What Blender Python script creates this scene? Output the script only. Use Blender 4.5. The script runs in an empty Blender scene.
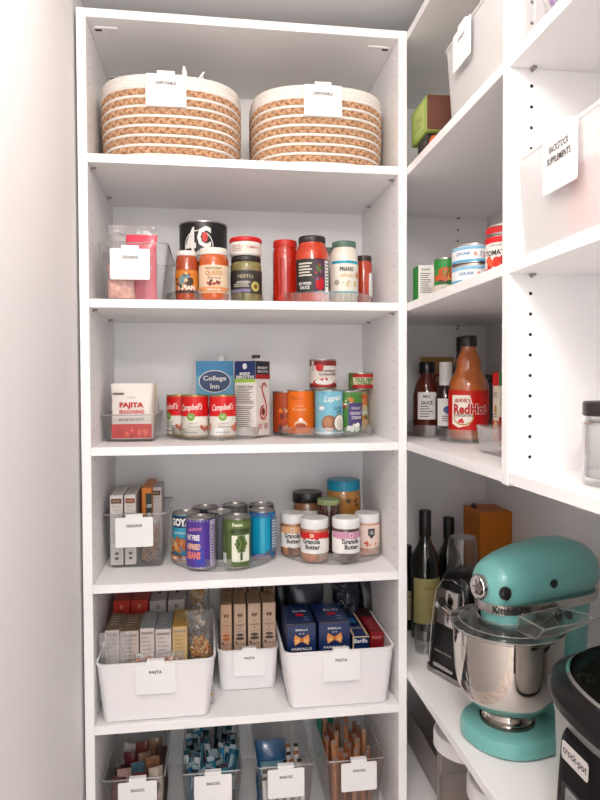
import bpy, bmesh, math, random
from mathutils import Vector, Matrix
rnd = random.Random(7)
PI = math.pi
COL = bpy.context.scene.collection
# ------------------------------------------------------------------ camera model (solved from the photo's vanishing points)
FPX = 640.35
CAM = Vector((0.2602, -1.445, 1.40))
CR = Vector((0.9904, -0.1381, -0.0042)).normalized()
CF = Vector((0.1379, 0.9901, -0.0259)).normalized()
CU = CR.cross(CF).normalized()
CR = CF.cross(CU).normalized()
def ray(x, y): return CF + CR*((x-300)/FPX) - CU*((y-400)/FPX)
def onY(x, y, Y): v = ray(x, y); return CAM + v*((Y-CAM.y)/v.y)
def onX(x, y, X): v = ray(x, y); return CAM + v*((X-CAM.x)/v.x)
def onZ(x, y, Z): v = ray(x, y); return CAM + v*((Z-CAM.z)/v.z)
# ------------------------------------------------------------------ materials
def lin(h):
    h = h.lstrip('#'); o = []
    for i in (0, 2, 4):
        c = int(h[i:i+2], 16)/255
        o.append(c/12.92 if c <= .04045 else ((c+.055)/1.055)**2.4)
    return tuple(o)+(1,)
MC = {}
def mat(hexc, rough=.5, metal=0, coat=0, bump=0, bscale=60, var=0, vscale=8, spec=.5, sub=0):
    key = (hexc, rough, metal, coat, bump, bscale, var, vscale, spec, sub)
    if key in MC: return MC[key]
    m = bpy.data.materials.new('surface_'+hexc.strip('#')); m.use_nodes = True
    n = m.node_tree.nodes; L = m.node_tree.links; b = n['Principled BSDF']
    b.inputs['Base Color'].default_value = lin(hexc); b.inputs['Roughness'].default_value = rough
    b.inputs['Metallic'].default_value = metal; b.inputs['Coat Weight'].default_value = coat
    b.inputs['Coat Roughness'].default_value = .08; b.inputs['Specular IOR Level'].default_value = spec
    if sub: b.inputs['Subsurface Weight'].default_value = sub; b.inputs['Subsurface Radius'].default_value = (.01, .008, .006)
    tc = n.new('ShaderNodeTexCoord')
    if var:
        nz = n.new('ShaderNodeTexNoise'); nz.inputs['Scale'].default_value = vscale; nz.inputs['Detail'].default_value = 4
        L.new(tc.outputs['Object'], nz.inputs['Vector'])
        hs = n.new('ShaderNodeHueSaturation'); hs.inputs['Color'].default_value = lin(hexc)
        mr = n.new('ShaderNodeMapRange'); mr.inputs['To Min'].default_value = 1-var; mr.inputs['To Max'].default_value = 1+var
        mr.inputs['From Min'].default_value = .3; mr.inputs['From Max'].default_value = .7
        L.new(nz.outputs['Fac'], mr.inputs['Value']); L.new(mr.outputs[0], hs.inputs['Value']); L.new(hs.outputs[0], b.inputs['Base Color'])
    if bump:
        nz = n.new('ShaderNodeTexNoise'); nz.inputs['Scale'].default_value = bscale
        L.new(tc.outputs['Object'], nz.inputs['Vector'])
        bp = n.new('ShaderNodeBump'); bp.inputs['Strength'].default_value = bump; bp.inputs['Distance'].default_value = .004
        L.new(nz.outputs['Fac'], bp.inputs['Height']); L.new(bp.outputs[0], b.inputs['Normal'])
    MC[key] = m; return m
def clear(hexc='#ffffff', tint=.93, refl=1.0, rough=.05, milky=0, milkc='#ffffff', bump=0):
    key = ('clear', hexc, tint, refl, rough, milky, milkc, bump)
    if key in MC: return MC[key]
    m = bpy.data.materials.new('clear_'+hexc.strip('#')); m.use_nodes = True
    n = m.node_tree.nodes; L = m.node_tree.links; n.remove(n['Principled BSDF']); out = n['Material Output']
    tr = n.new('ShaderNodeBsdfTransparent'); c = lin(hexc); tr.inputs[0].default_value = (c[0]*tint, c[1]*tint, c[2]*tint, 1)
    gl = n.new('ShaderNodeBsdfGlossy'); gl.inputs['Roughness'].default_value = rough
    lw = n.new('ShaderNodeLayerWeight'); lw.inputs[0].default_value = .5      # facing term: same from inside and outside a thin wall
    pw_ = n.new('ShaderNodeMath'); pw_.operation = 'POWER'; pw_.inputs[1].default_value = 4; L.new(lw.outputs['Facing'], pw_.inputs[0])
    fr = n.new('ShaderNodeMath'); fr.operation = 'MULTIPLY_ADD'; fr.inputs[1].default_value = .55; fr.inputs[2].default_value = .035; L.new(pw_.outputs[0], fr.inputs[0])
    if bump:
        nz = n.new('ShaderNodeTexNoise'); nz.inputs['Scale'].default_value = 28; tc = n.new('ShaderNodeTexCoord')
        L.new(tc.outputs['Object'], nz.inputs['Vector']); nz.inputs['Distortion'].default_value = 1.5
        bp = n.new('ShaderNodeBump'); bp.inputs['Strength'].default_value = bump; bp.inputs['Distance'].default_value = .02
        L.new(nz.outputs['Fac'], bp.inputs['Height']); L.new(bp.outputs[0], gl.inputs['Normal']); L.new(bp.outputs[0], lw.inputs['Normal'])
    mu = n.new('ShaderNodeMath'); mu.operation = 'MULTIPLY'; mu.inputs[1].default_value = refl; L.new(fr.outputs[0], mu.inputs[0])
    mx = n.new('ShaderNodeMixShader'); L.new(mu.outputs[0], mx.inputs[0]); L.new(tr.outputs[0], mx.inputs[1]); L.new(gl.outputs[0], mx.inputs[2])
    last = mx
    if milky:
        df = n.new('ShaderNodeBsdfDiffuse'); df.inputs[0].default_value = lin(milkc)
        tl = n.new('ShaderNodeBsdfTranslucent'); tl.inputs[0].default_value = lin(milkc)
        m2 = n.new('ShaderNodeMixShader'); m2.inputs[0].default_value = .35; L.new(df.outputs[0], m2.inputs[1]); L.new(tl.outputs[0], m2.inputs[2])
        m3 = n.new('ShaderNodeMixShader'); m3.inputs[0].default_value = milky; L.new(mx.outputs[0], m3.inputs[1]); L.new(m2.outputs[0], m3.inputs[2]); last = m3
    L.new(last.outputs[0], out.inputs[0]); MC[key] = m; return m
WHITE = mat('#f5f3f3', .42, bump=.03, bscale=220)
WALL = mat('#f2efef', .8, bump=.05, bscale=150)
CEIL = mat('#f0efef', .9, bump=.08, bscale=90)
PAPER = mat('#ece9e5', .55)
CARD = mat('#efedec', .5)
INK = mat('#2a2728', .6)
GREYINK = mat('#6b6868', .6)
TIN = mat('#b9b4ae', .28, 1)
STEEL = mat('#c8c2bb', .12, 1)
CHROME = mat('#dcd8d4', .07, 1)
BLACK = mat('#161314', .35, coat=.3)
ACRYL = clear(tint=.985, refl=1.0)
ACRYLE = clear('#fcfdfd', tint=.985, refl=3.2, rough=.08, milky=.02)
BINCLR = clear('#fcfcfc', tint=.98, refl=1.1, milky=.02)
FILM = clear(tint=.97, refl=4, rough=.18, bump=1, milky=.10)
SMOKE = clear('#cfc6bf', tint=.9, refl=1.6)
RIMC = clear('#f4f2f1', tint=.9, refl=5, rough=.12, milky=.30, milkc='#d9d5d3')
WBIN = mat('#eeebec', .38, sub=.15)
# ------------------------------------------------------------------ mesh builder
class MB:
    def __init__(s): s.v = []; s.f = []; s.mi = []; s.m = []; s.sm = []
    def slot(s, m):
        if m not in s.m: s.m.append(m)
        return s.m.index(m)
    def add(s, vs, fs, m, smooth=False, M=None):
        o = len(s.v); k = s.slot(m)
        for v in vs: s.v.append((M @ Vector(v)) if M else Vector(v))
        for f in fs: s.f.append([o+i for i in f]); s.mi.append(k); s.sm.append(smooth)
    def bmadd(s, bm, m, smooth=False, M=None):
        bm.verts.index_update(); s.add([v.co.copy() for v in bm.verts], [[v.index for v in f.verts] for f in bm.faces], m, smooth, M); bm.free()
    def box(s, x0, x1, y0, y1, z0, z1, m, bev=0, seg=2, M=None):
        bm = bmesh.new(); bmesh.ops.create_cube(bm, size=1)
        for v in bm.verts: v.co = Vector(((x0+x1)/2+v.co.x*(x1-x0), (y0+y1)/2+v.co.y*(y1-y0), (z0+z1)/2+v.co.z*(z1-z0)))
        if bev: bmesh.ops.bevel(bm, geom=bm.edges[:], offset=bev, segments=seg, affect='EDGES', profile=.5)
        s.bmadd(bm, m, bev > .004, M)
    def lathe(s, prof, m, seg=32, M=None, sx=1, sy=1, smooth=True, pw=2):
        vs = []; fs = []
        for r, z in prof:
            for i in range(seg):
                a = 2*PI*i/seg; c, q = math.cos(a), math.sin(a)
                if pw != 2: c = math.copysign(abs(c)**(2/pw), c); q = math.copysign(abs(q)**(2/pw), q)
                vs.append((r*sx*c, r*sy*q, z))
        for j in range(len(prof)-1):
            for i in range(seg):
                a = j*seg+i; b = j*seg+(i+1) % seg; fs.append([a, b, b+seg, a+seg])
        if prof[0][0] > 1e-6: fs.append(list(range(seg))[::-1])
        if prof[-1][0] > 1e-6: fs.append([(len(prof)-1)*seg+i for i in range(seg)])
        s.add(vs, fs, m, smooth, M)
    def ring(s, prof, m, seg=32, M=None, sx=1, sy=1, pw=2):     # closed profile, no caps
        vs = []; fs = []; n = len(prof)
        for r, z in prof:
            for i in range(seg):
                a = 2*PI*i/seg; c, q = math.cos(a), math.sin(a)
                if pw != 2: c = math.copysign(abs(c)**(2/pw), c); q = math.copysign(abs(q)**(2/pw), q)
                vs.append((r*sx*c, r*sy*q, z))
        for j in range(n):
            for i in range(seg):
                a = j*seg+i; b = j*seg+(i+1) % seg; j2 = (j+1) % n
                fs.append([a, b, j2*seg+(i+1) % seg, j2*seg+i])
        s.add(vs, fs, m, True, M)
    def tube(s, pts, r, m, seg=8, closed=False, M=None):
        pts = [Vector(p) for p in pts]; n = len(pts); vs = []; fs = []
        for i, p in enumerate(pts):
            if closed: t = pts[(i+1) % n]-pts[i-1]
            else: t = pts[min(i+1, n-1)]-pts[max(i-1, 0)]
            t.normalize(); up = Vector((0, 0, 1)) if abs(t.z) < .95 else Vector((0, 1, 0))
            a = t.cross(up).normalized(); b = a.cross(t); rr = r[i] if isinstance(r, (list, tuple)) else r
            for k in range(seg): vs.append(p+(a*math.cos(2*PI*k/seg)+b*math.sin(2*PI*k/seg))*rr)
        for i in range(n if closed else n-1):
            for k in range(seg):
                j = (i+1) % n; fs.append([i*seg+k, i*seg+(k+1) % seg, j*seg+(k+1) % seg, j*seg+k])
        if not closed: fs.append(list(range(seg))[::-1]); fs.append([(n-1)*seg+k for k in range(seg)])
        s.add(vs, fs, m, True, M)
    def loft(s, secs, m, caps=True, smooth=True, M=None):        # secs: list of closed outlines with equal counts
        n = len(secs[0]); vs = [p for q in secs for p in q]; fs = []
        for j in range(len(secs)-1):
            for i in range(n): fs.append([j*n+i, j*n+(i+1) % n, (j+1)*n+(i+1) % n, (j+1)*n+i])
        if caps: fs.append(list(range(n))[::-1]); fs.append([(len(secs)-1)*n+i for i in range(n)])
        s.add(vs, fs, m, smooth, M)
    def build(s, name, parent=None, loc=None, label=None, M=None):
        me = bpy.data.meshes.new(name); me.from_pydata([tuple(v) for v in s.v], [], s.f)
        for m in s.m: me.materials.append(m)
        me.polygons.foreach_set('material_index', s.mi); me.polygons.foreach_set('use_smooth', s.sm)
        me.update()
        bm = bmesh.new(); bm.from_mesh(me); bmesh.ops.remove_doubles(bm, verts=bm.verts, dist=1e-6); bmesh.ops.recalc_face_normals(bm, faces=bm.faces)
        for e in bm.edges:
            if len(e.link_faces) == 2 and e.calc_face_angle(0) > .7: e.smooth = False
        bm.to_mesh(me); bm.free()
        o = bpy.data.objects.new(name, me); COL.objects.link(o)
        if parent: o.parent = parent
        if loc is not None: o.location = loc
        if label: o['label'] = label
        return o
def rrect(w, d, r, cx=0, cy=0, z=0, n=5):
    o = []
    for sx, sy, a0 in ((1, 1, 0), (-1, 1, PI/2), (-1, -1, PI), (1, -1, 1.5*PI)):
        for i in range(n+1):
            a = a0+PI/2*i/n; o.append(Vector((cx+sx*(w/2-r)+r*math.cos(a), cy+sy*(d/2-r)+r*math.sin(a), z)))
    return o
def thing(name, label, cat, loc=(0, 0, 0), rz=0, group=None):
    o = bpy.data.objects.new(name, None); COL.objects.link(o); o.location = loc; o.rotation_euler = (0, 0, rz)
    o.empty_display_size = .03; o['label'] = label; o['category'] = cat
    if group: o['group'] = group
    return o
def tag(o, label, cat, group=None):
    o['label'] = label; o['category'] = cat
    if group: o['group'] = group
    return o
def struct(o): o['kind'] = 'structure'; return o
def copy_tree(o, parent=None):
    c = o.copy(); COL.objects.link(c)
    if parent: c.parent = parent
    for ch in list(o.children): copy_tree(ch, c)
    return c
def dup(o, loc, rz=0, label=None, rot=None):
    c = copy_tree(o); c.location = loc; c.rotation_euler = rot if rot else (0, 0, rz)
    if label: c['label'] = label
    return c
# ------------------------------------------------------------------ printed decals: shapes laid on a can or a carton face
TXT = {}
def textmesh(s, bold=0, shear=0):
    k = (s, bold, shear)
    if k not in TXT:
        cu = bpy.data.curves.new('t', 'FONT'); cu.body = s; cu.resolution_u = 2; cu.offset = bold; cu.shear = shear; cu.size = 1
        ob = bpy.data.objects.new('t', cu); me = bpy.data.meshes.new_from_object(ob)
        vs = [v.co.copy() for v in me.vertices]; fs = [list(p.vertices) for p in me.polygons]
        bpy.data.objects.remove(ob); bpy.data.meshes.remove(me); bpy.data.curves.remove(cu)
        TXT[k] = (vs, fs)
    return TXT[k]
class Print:
    """prints on a cylinder (r given) or on a plane (origin o, axes ux, uz, normal nn)"""
    def __init__(s, r=None, o=(0, 0, 0), ux=(1, 0, 0), uz=(0, 0, 1), nn=(0, -1, 0), c=(0, 0)):
        s.r = r; s.o = Vector(o); s.ux = Vector(ux); s.uz = Vector(uz); s.nn = Vector(nn); s.mb = MB(); s.k = 1; s.c = c
    def put(s, bm, m):
        if s.r:
            for it in range(5):
                es = [e for e in bm.edges if e.calc_length() > s.r*.22]
                if not es: break
                bmesh.ops.subdivide_edges(bm, edges=es, cuts=1); bmesh.ops.triangulate(bm, faces=bm.faces[:])
        off = .00022*s.k+.00015; s.k += 1
        for v in bm.verts:
            u, w = v.co.x, v.co.y
            if s.r: a = u/s.r; R = s.r+off+.0003; v.co = Vector((s.c[0]+R*math.sin(a), s.c[1]-R*math.cos(a), w))
            else: v.co = s.o+s.ux*u+s.uz*w+s.nn*off
        s.mb.bmadd(bm, m, False)
    def poly(s, pts, m):
        bm = bmesh.new(); bm.faces.new([bm.verts.new((x, y, 0)) for x, y in pts]); bmesh.ops.triangulate(bm, faces=bm.faces[:]); s.put(bm, m); return s
    def rect(s, u0, u1, v0, v1, m):
        if s.r:
            n = max(1, int(abs(u1-u0)/(s.r*.2))); bm = bmesh.new()
            a = [bm.verts.new((u0+(u1-u0)*i/n, v0, 0)) for i in range(n+1)]; b = [bm.verts.new((u0+(u1-u0)*i/n, v1, 0)) for i in range(n+1)]
            for i in range(n): bm.faces.new((a[i], a[i+1], b[i+1], b[i]))
            r = s.r; s_k = s.k
            off = .00022*s.k+.00045; s.k += 1
            for v in bm.verts: t = v.co.x/r; R = r+off; v.co = Vector((s.c[0]+R*math.sin(t), s.c[1]-R*math.cos(t), v.co.y))
            s.mb.bmadd(bm, m, True); return s
        return s.poly([(u0, v0), (u1, v0), (u1, v1), (u0, v1)], m)
    def ell(s, u, v, ru, rv, m, n=20, rot=0):
        c, q = math.cos(rot), math.sin(rot)
        return s.poly([(u+ru*math.cos(2*PI*i/n)*c-rv*math.sin(2*PI*i/n)*q, v+ru*math.cos(2*PI*i/n)*q+rv*math.sin(2*PI*i/n)*c) for i in range(n)], m)
    def text(s, t, u, v, w, h, m, bold=0.0, shear=0, arch=0, tilt=0):
        vs, fs = textmesh(t, bold, shear)
        x0 = min(p.x for p in vs); x1 = max(p.x for p in vs); y0 = min(p.y for p in vs); y1 = max(p.y for p in vs)
        bm = bmesh.new(); bv = []
        for p in vs:
            a = (p.x-x0)/(x1-x0)-.5; b = (p.y-y0)/(y1-y0)-.5
            bv.append(bm.verts.new((u+a*w, v+b*h-arch*4*a*a+tilt*a, 0)))
        for f in fs:
            try: bm.faces.new([bv[i] for i in f])
            except ValueError: pass
        s.put(bm, m); return s
    def lines(s, u0, u1, v0, v1, n, m, frac=.4):
        dv = (v1-v0)/n
        for i in range(n):
            e = u1-(u1-u0)*rnd.random()*.35
            s.rect(u0, e, v1-dv*(i+frac), v1-dv*i, m); s.k -= 1
        s.k += 1; return s
    def blobs(s, u, v, ru, rv, n, size, mats, seed=1):
        q = random.Random(seed)
        for i in range(n):
            a = q.random()*2*PI; d = q.random()**.5
            s.ell(u+ru*d*math.cos(a), v+rv*d*math.sin(a), size*(.7+.6*q.random()), size*(.5+.5*q.random()), q.choice(mats), 9, q.random()*3)
            s.k -= .8
        s.k += 1; return s
    def done(s, parent, name='print'):
        if s.mb.v: return s.mb.build(name, parent)
# ------------------------------------------------------------------ fitting helpers
def fitc(x0, x1, yt, T, yb=None, Yc=None, yw=None):
    """centre, radius and height of a round thing seen between x0 and x1, top at yt, standing on height T"""
    xm = (x0+x1)/2
    if Yc is None:
        Yf = onZ(xm, yb, T).y; Yc = Yf+.03
        for _ in range(4):
            r = (onY(x1, yb, Yc).x-onY(x0, yb, Yc).x)/2; Yc = Yf+r
    ym = yw or yt+10
    a = onY(x0, ym, Yc).x; b = onY(x1, ym, Yc).x; r = (b-a)/2*.985
    zt = onY(xm, yt, Yc).z
    top = onY(xm, yt, Yc-r if zt > 1.4 else Yc+r).z
    return (a+b)/2, Yc, r, top-T
T1, T2, T3, T4, T5 = 1.8997, 1.5861, 1.2616, .9574, .6417
TS = .0188; W = .6934; PT = .0201; D = .356; XR = .7145; XB = XR+D-.002; TC = .720
ZB = [1.8809, 1.5673, 1.2428, .9386, .6229]; ZTOP = 2.1900
# ------------------------------------------------------------------ the room
def slab(name, x0, x1, y0, y1, z0, z1, m):
    b = MB(); b.box(x0, x1, y0, y1, z0, z1, m); return struct(b.build(name))
ZC = 2.275; YF = -2.35; XL = -.0265; XW = 1.112
floorm = mat('#e6dad0', .45, var=.25, vscale=5)
n_ = floorm.node_tree.nodes; l_ = floorm.node_tree.links
slab('floor', XL-.1, XW+.1, YF-1.2, .5, -.05, 0, floorm)
slab('ceiling', XL-.1, XW+.1, YF-.1, .5, ZC, ZC+.05, CEIL)
slab('wall_left', XL-.1, XL, YF-.1, .5, 0, ZC, WALL)
slab('wall_right', XW, XW+.1, YF-.1, .5, 0, ZC, WALL)
slab('wall_back', XL, XW, .40, .5, 0, ZC, WALL)
b = MB()
b.box(XL, .02, YF-.1, YF, 0, ZC, WALL); b.box(.98, XW, YF-.1, YF, 0, ZC, WALL); b.box(.02, .98, YF-.1, YF, 2.08, ZC, WALL)
struct(b.build('wall_front'))
b = MB()
b.box(-.02, .03, YF, YF+.015, 0, 2.14, WHITE, .003); b.box(.97, 1.03, YF, YF+.015, 0, 2.14, WHITE, .003); b.box(.03, .97, YF, YF+.015, 2.08, 2.14, WHITE, .003)
struct(b.build('trim_1'))
# ------------------------------------------------------------------ back shelving unit
unit = thing('shelving_unit', 'tall white built-in shelving unit facing the door, filled with jars and bins', 'shelving', (0, 0, 0))
def panel(name, parent, x0, x1, y0, y1, z0, z1, bev=.0008):
    b = MB(); b.box(x0, x1, y0, y1, z0, z1, WHITE, bev, 1); return b.build(name, parent)
sl = panel('side_panel', unit, -PT, 0, 0, D+.02, 0, ZTOP+TS)
sr = panel('side_panel', unit, W, W+PT, 0, D+.02, 0, ZTOP+TS)
panel('top_panel', unit, .0002, W-.0002, 0, D+.018, ZTOP, ZTOP+TS)
panel('back_panel', unit, .0002, W-.0002, D, D+.018, .08, ZTOP)
shelves = []
for z in ZB+[.312, .08]: shelves.append(panel('shelf', unit, .0003, W-.0003, .001, D-.0005, z, z+TS))
panel('toe_kick', unit, .0003, W-.0003, .04, .055, 0, .08)
HOLE = mat('#c9beb8', .8); HOLED = mat('#1b1716', .8)
def holes(parent, pts, m, r=.0028, name='pin_hole_row'):
    b = MB()
    for p, nrm in pts:
        q = Vector(nrm).to_track_quat('Z', 'Y').to_matrix().to_4x4()
        b.lathe([(r, 0), (r, .0004), (.0001, .0004)], m, 10, Matrix.Translation(p) @ q)
    o = b.build(name, parent); o['kind'] = 'structure'; return o
def free(z, zs): return all(not (s-.006 < z < s+TS+.006) for s in zs)
for Y in (.037, .264):
    hs = [(Vector((.0001, Y, .40+.032*i)), (1, 0, 0)) for i in range(56) if free(.40+.032*i, ZB)]
    holes(sl, hs, HOLE)
    hs = [(Vector((W-.0001, Y, .396+.032*i)), (-1, 0, 0)) for i in range(56) if free(.396+.032*i, ZB)]
    holes(sr, hs, HOLE)
PIN = mat('#a8a09a', .35, .6)
def pins(shelf, z, spots, axis='x'):
    for x, y, s in spots:
        b = MB()
        if axis == 'x': b.box(min(x, x+s*.011), max(x, x+s*.011), y-.004, y+.004, z-.0035, z-.0003, PIN, .001, 1); b.tube([(x, y, z-.0045), (x+s*.004, y, z-.0045)], .0016, PIN)
        else: b.box(x-.004, x+.004, min(y, y+s*.011), max(y, y+s*.011), z-.0035, z-.0003, PIN, .001, 1); b.tube([(x, y, z-.0045), (x, y+s*.004, z-.0045)], .0016, PIN)
        b.build('shelf_pin', shelf)
for sh, z in zip(shelves[:5], ZB): pins(sh, z, [(.001, .037, 1), (.001, .264, 1), (W-.001, .037, -1), (W-.001, .264, -1)])
tp = MB()      # pale cover caps of the cam fittings under the top
for x, y, s in [(.012, .04, 1), (.012, .27, 1), (W-.012, .04, -1), (W-.012, .27, -1)]:
    tp.box(min(x, x+s*.05), max(x, x+s*.05), y-.004, y+.004, ZTOP-.003, ZTOP-.0002, CARD, .001, 1)
    tp.box(min(x, x+s*.014), max(x, x+s*.014), y+.006, y+.011, ZTOP-.003, ZTOP-.0002, INK)
tp.build('cam_cover', unit)
# ------------------------------------------------------------------ right-hand shelving unit
YE = -1.16; YD = -.4888
ru = thing('shelving_unit', 'white built-in side shelving unit along the right wall above the mixer', 'shelving', (XR, 0, 0))
ru.location = (0, 0, 0)
panel('end_panel', ru, XR+.0002, XB, D+.0003, D+.02, 0, ZTOP+TS)
panel('back_panel', ru, XB, XB+.018, YE, D+.02, 0, ZTOP+TS)
dv = panel('divider_panel', ru, XR, XB-.0003, YD-PT, YD, ZB[2]-.003, ZTOP)
panel('end_panel', ru, XR, XB-.0003, YE-PT, YE, 0, ZTOP+TS)
panel('top_panel', ru, XR, XB-.0003, YE+.0003, D, ZTOP, ZTOP+TS)
rs = []
for z in ZB[:3]:
    s_ = panel('shelf', ru, XR+.0003, XB-.0006, YD+.0005, D-.0003, z, z+TS); rs.append(s_)
    pins(s_, z, [(XR+.037, D-.001, -1), (XR+.264, D-.001, -1), (XR+.037, YD+.001, 1)], 'y')
    s2 = panel('shelf', ru, XR+.0003, XB-.0006, YE+.0005, YD-PT-.0005, z, z+TS)
    pins(s2, z, [(XR+.037, YD-PT-.001, -1), (XR+.264, YD-PT-.001, -1)], 'y')
panel('counter_shelf', ru, XR+.0003, XB-.0006, YE+.0005, D-.0003, TC-.0185, TC)
panel('shelf', ru, XR+.0003, XB-.0006, YE+.0005, D-.0003, .381, .40)
panel('shelf', ru, XR+.0003, XB-.0006, YE+.0005, D-.0003, .08, .099)
hs = [(Vector((XR+.037, YD-PT+.0001, 1.284+.0317*i)), (0, -1, 0)) for i in range(28) if free(1.284+.0317*i, ZB[:2])]
holes(dv, hs, HOLED)
for xx in (XR+.037, XR+.264):
    holes(ru, [(Vector((xx, D+.0002, 1.27+.032*i)), (0, -1, 0)) for i in range(29) if free(1.27+.032*i, ZB[:3])], HOLED)
# ------------------------------------------------------------------ label cards
def card(parent, cx, y, ztop, w, h, text, tilt=0, tw=.42, lines=None, m=CARD, hook=.012):
    """white clip-on card: local x across, hangs from ztop on the front wall at y"""
    b = MB(); t = .0016
    out = rrect(w, h, .004, n=3)
    M = Matrix.Translation((cx, y, ztop-.006)) @ Matrix.Rotation(tilt, 4, 'X')
    f0 = [Vector((p.x, -t, p.y-h/2)) for p in out]; f1 = [Vector((p.x, 0, p.y-h/2)) for p in out]
    b.loft([f0, f1], m, smooth=False, M=M)
    b.box(-w*.22, w*.22, -t, hook, 0, .0075, m, .0006, 1, M=M)
    o = b.build('label_card', parent, label='white label card reading '+text.lower())
    p = Print(o=(0, -t, -h/2), c=(0, 0))
    if lines:
        for i, s in enumerate(lines): p.text(s, 0, h*.22-i*h*.19, w*.70*len(s)/11, h*.12, INK, .02)
    else: p.text(text, 0, h*.22, w*tw, h*.10, INK, .025)
    q = p.mb
    for i, v in enumerate(q.v): q.v[i] = M @ v
    q.build('lettering', o)
    return o
# ------------------------------------------------------------------ tubs
def tub(parent, w, d, h, m, wb=None, db=None, r=.014, t=.0022, lip=.003, name='bin_body', fb=0, rb=None):
    """open tapered tub, base centred at x=0, front wall at y=0 (top), floor at z=0"""
    wb = wb or w*.92; db = db or d*.95; rb = rb or r*.8; b = MB()
    cy = d/2
    def o(ww, dd, rr, z, c=cy): return rrect(ww, dd, rr, 0, c, z)
    secs = [o(wb-.01, db-.01, rb*.6, 0), o(wb, db, rb, .004), o(w, d, r, h-.006), o(w+2*lip, d+2*lip, r+lip, h-.004), o(w+2*lip, d+2*lip, r+lip, h), o(w-2*t, d-2*t, r-t*.8, h), o(wb-2*t, db-2*t, max(rb-t, .001), .0045), o(wb-.012, db-.012, rb*.5, .003)]
    b.loft(secs, m, caps=True)
    return b.build(name, parent)
# ================================================================== SHELF 1: rope baskets
def sup(a, b_, n, th):
    c, s = math.cos(th), math.sin(th); return math.copysign(abs(c)**(2/n), c)*a, math.copysign(abs(s)**(2/n), s)*b_
COTTON = mat('#f3ece6', .85, bump=.5, bscale=500); JUTE = mat('#cda582', .8, var=.3, vscale=120, bump=.6, bscale=400); JUTE2 = mat('#b07c56', .8, var=.3, vscale=150, bump=.6, bscale=400)
def rope_basket(label, cx, cy, a, b_, h, text, cardx):
    t = thing('rope_basket', label, 'basket', (cx, cy, T1), 0, 'rope baskets on the top shelf')
    N = 150
    def outl(z, k=1.0, off=0):
        bul = 1+.02*math.sin(PI*min(1, z/h))-(.03*(1-z/h) if z < h else 0)
        o = []
        for i in range(N):
            x, y = sup(a*bul-off, b_*bul-off, 2.7, 2*PI*i/N); o.append(Vector((x, y, z)))
        return o
    body = MB()
    body.loft([outl(.002, off=.008), outl(h*.3, off=.006), outl(h*.7, off=.006), outl(h-.006, off=.006), outl(h-.006, off=.009), outl(h*.5, off=.009), outl(.006, off=.012)], COTTON)
    bo = body.build('basket_wall', t)
    cot = MB(); jut = MB(); z = .006; row = 0
    zs_j = []
    z = h-.005
    for k in range(4): cot.tube(outl(z), .0043, COTTON, 6, True); z -= .0076
    z -= .003
    while z > .008:
        zs_j.append(z); z -= .0105
        if z > .004: cot.tube(outl(z), .0034, COTTON, 6, True)
        z -= .0105
    for zi in zs_j:
        base = outl(zi); L = [0]
        for i in range(N): L.append(L[-1]+(base[(i+1) % N]-base[i]).length)
        tot = L[-1]; turns = 44; M_ = 44*7
        for st in range(3):
            pts = []
            for q in range(M_):
                s = tot*q/M_; 
                lo = 0; hi = N
                while hi-lo > 1:
                    mid = (lo+hi)//2
                    if L[mid] <= s: lo = mid
                    else: hi = mid
                f = (s-L[lo])/max(1e-9, L[lo+1]-L[lo]); p = base[lo].lerp(base[(lo+1) % N], f)
                tg = (base[(lo+1) % N]-base[lo]).normalized(); nr = Vector((tg.y, -tg.x, 0))
                ph = 2*PI*(turns*q/M_)/1.0+st*2*PI/3
                p = p+Vector((0, 0, .0046*math.sin(ph)))+nr*(.0016*math.sin(2*ph)-.0005)
                pts.append(p)
            jut.tube(pts, .0034, (JUTE, JUTE2, JUTE)[st], 5, True)
    cot.build('cotton_rope', bo); jut.build('jute_braid', bo)
    card(t, cardx-cx, -b_-.006, h+.004, .088, .07, text, tw=.5, hook=.015)
    return t
Yb = .166
rope_basket('striped white and jute rope basket on the left of the top shelf', .174, Yb, .160, .150, .184, 'DISPOSABLE', onY(166, 95, .01).x)
rope_basket('striped white and jute rope basket on the right of the top shelf', .5235, Yb, .158, .150, .181, 'DISPOSABLE', onY(323, 105, .01).x)
WPL = mat('#f3f0ee', .35)
for i, (px0, py0, px1, py1, lab) in enumerate([(186, 92, 184, 66, 'straight white plastic cutlery handle poking out of the left basket'), (195, 92, 204, 72, 'slanted white plastic cutlery handle poking out of the left basket')]):
    A = onY(px0, py0, .08+.02*i); B = onY(px1, py1, .08+.02*i); A = A+(A-B)*1.6
    t = MB(); dirv = (B-A); L = dirv.length; wv = Vector((dirv.z, 0, -dirv.x)).normalized()
    secs = []
    for s, hw in ((0, .010), (.35, .004), (.9, .0055), (1, .002)):
        c = A+dirv*s; secs.append([c-wv*hw+Vector((0, -.0012, 0)), c+wv*hw+Vector((0, -.0012, 0)), c+wv*hw+Vector((0, .0012, 0)), c-wv*hw+Vector((0, .0012, 0))])
    t.loft(secs, WPL, smooth=False); o = t.build('plastic_fork'); tag(o, lab, 'cutlery', 'white cutlery in the left rope basket')
A = onY(194, 88, .085); B = onY(204, 74, .085); C_ = onY(206, 90, .085)
t = MB(); t.tube([A, B, C_+Vector((0, .004, -.03)), A+Vector((0, 0, -.03))], .002, WPL, 6, True)
tag(t.build('plastic_loop'), 'small folded white plastic loop beside the cutlery in left basket', 'cutlery')
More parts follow.
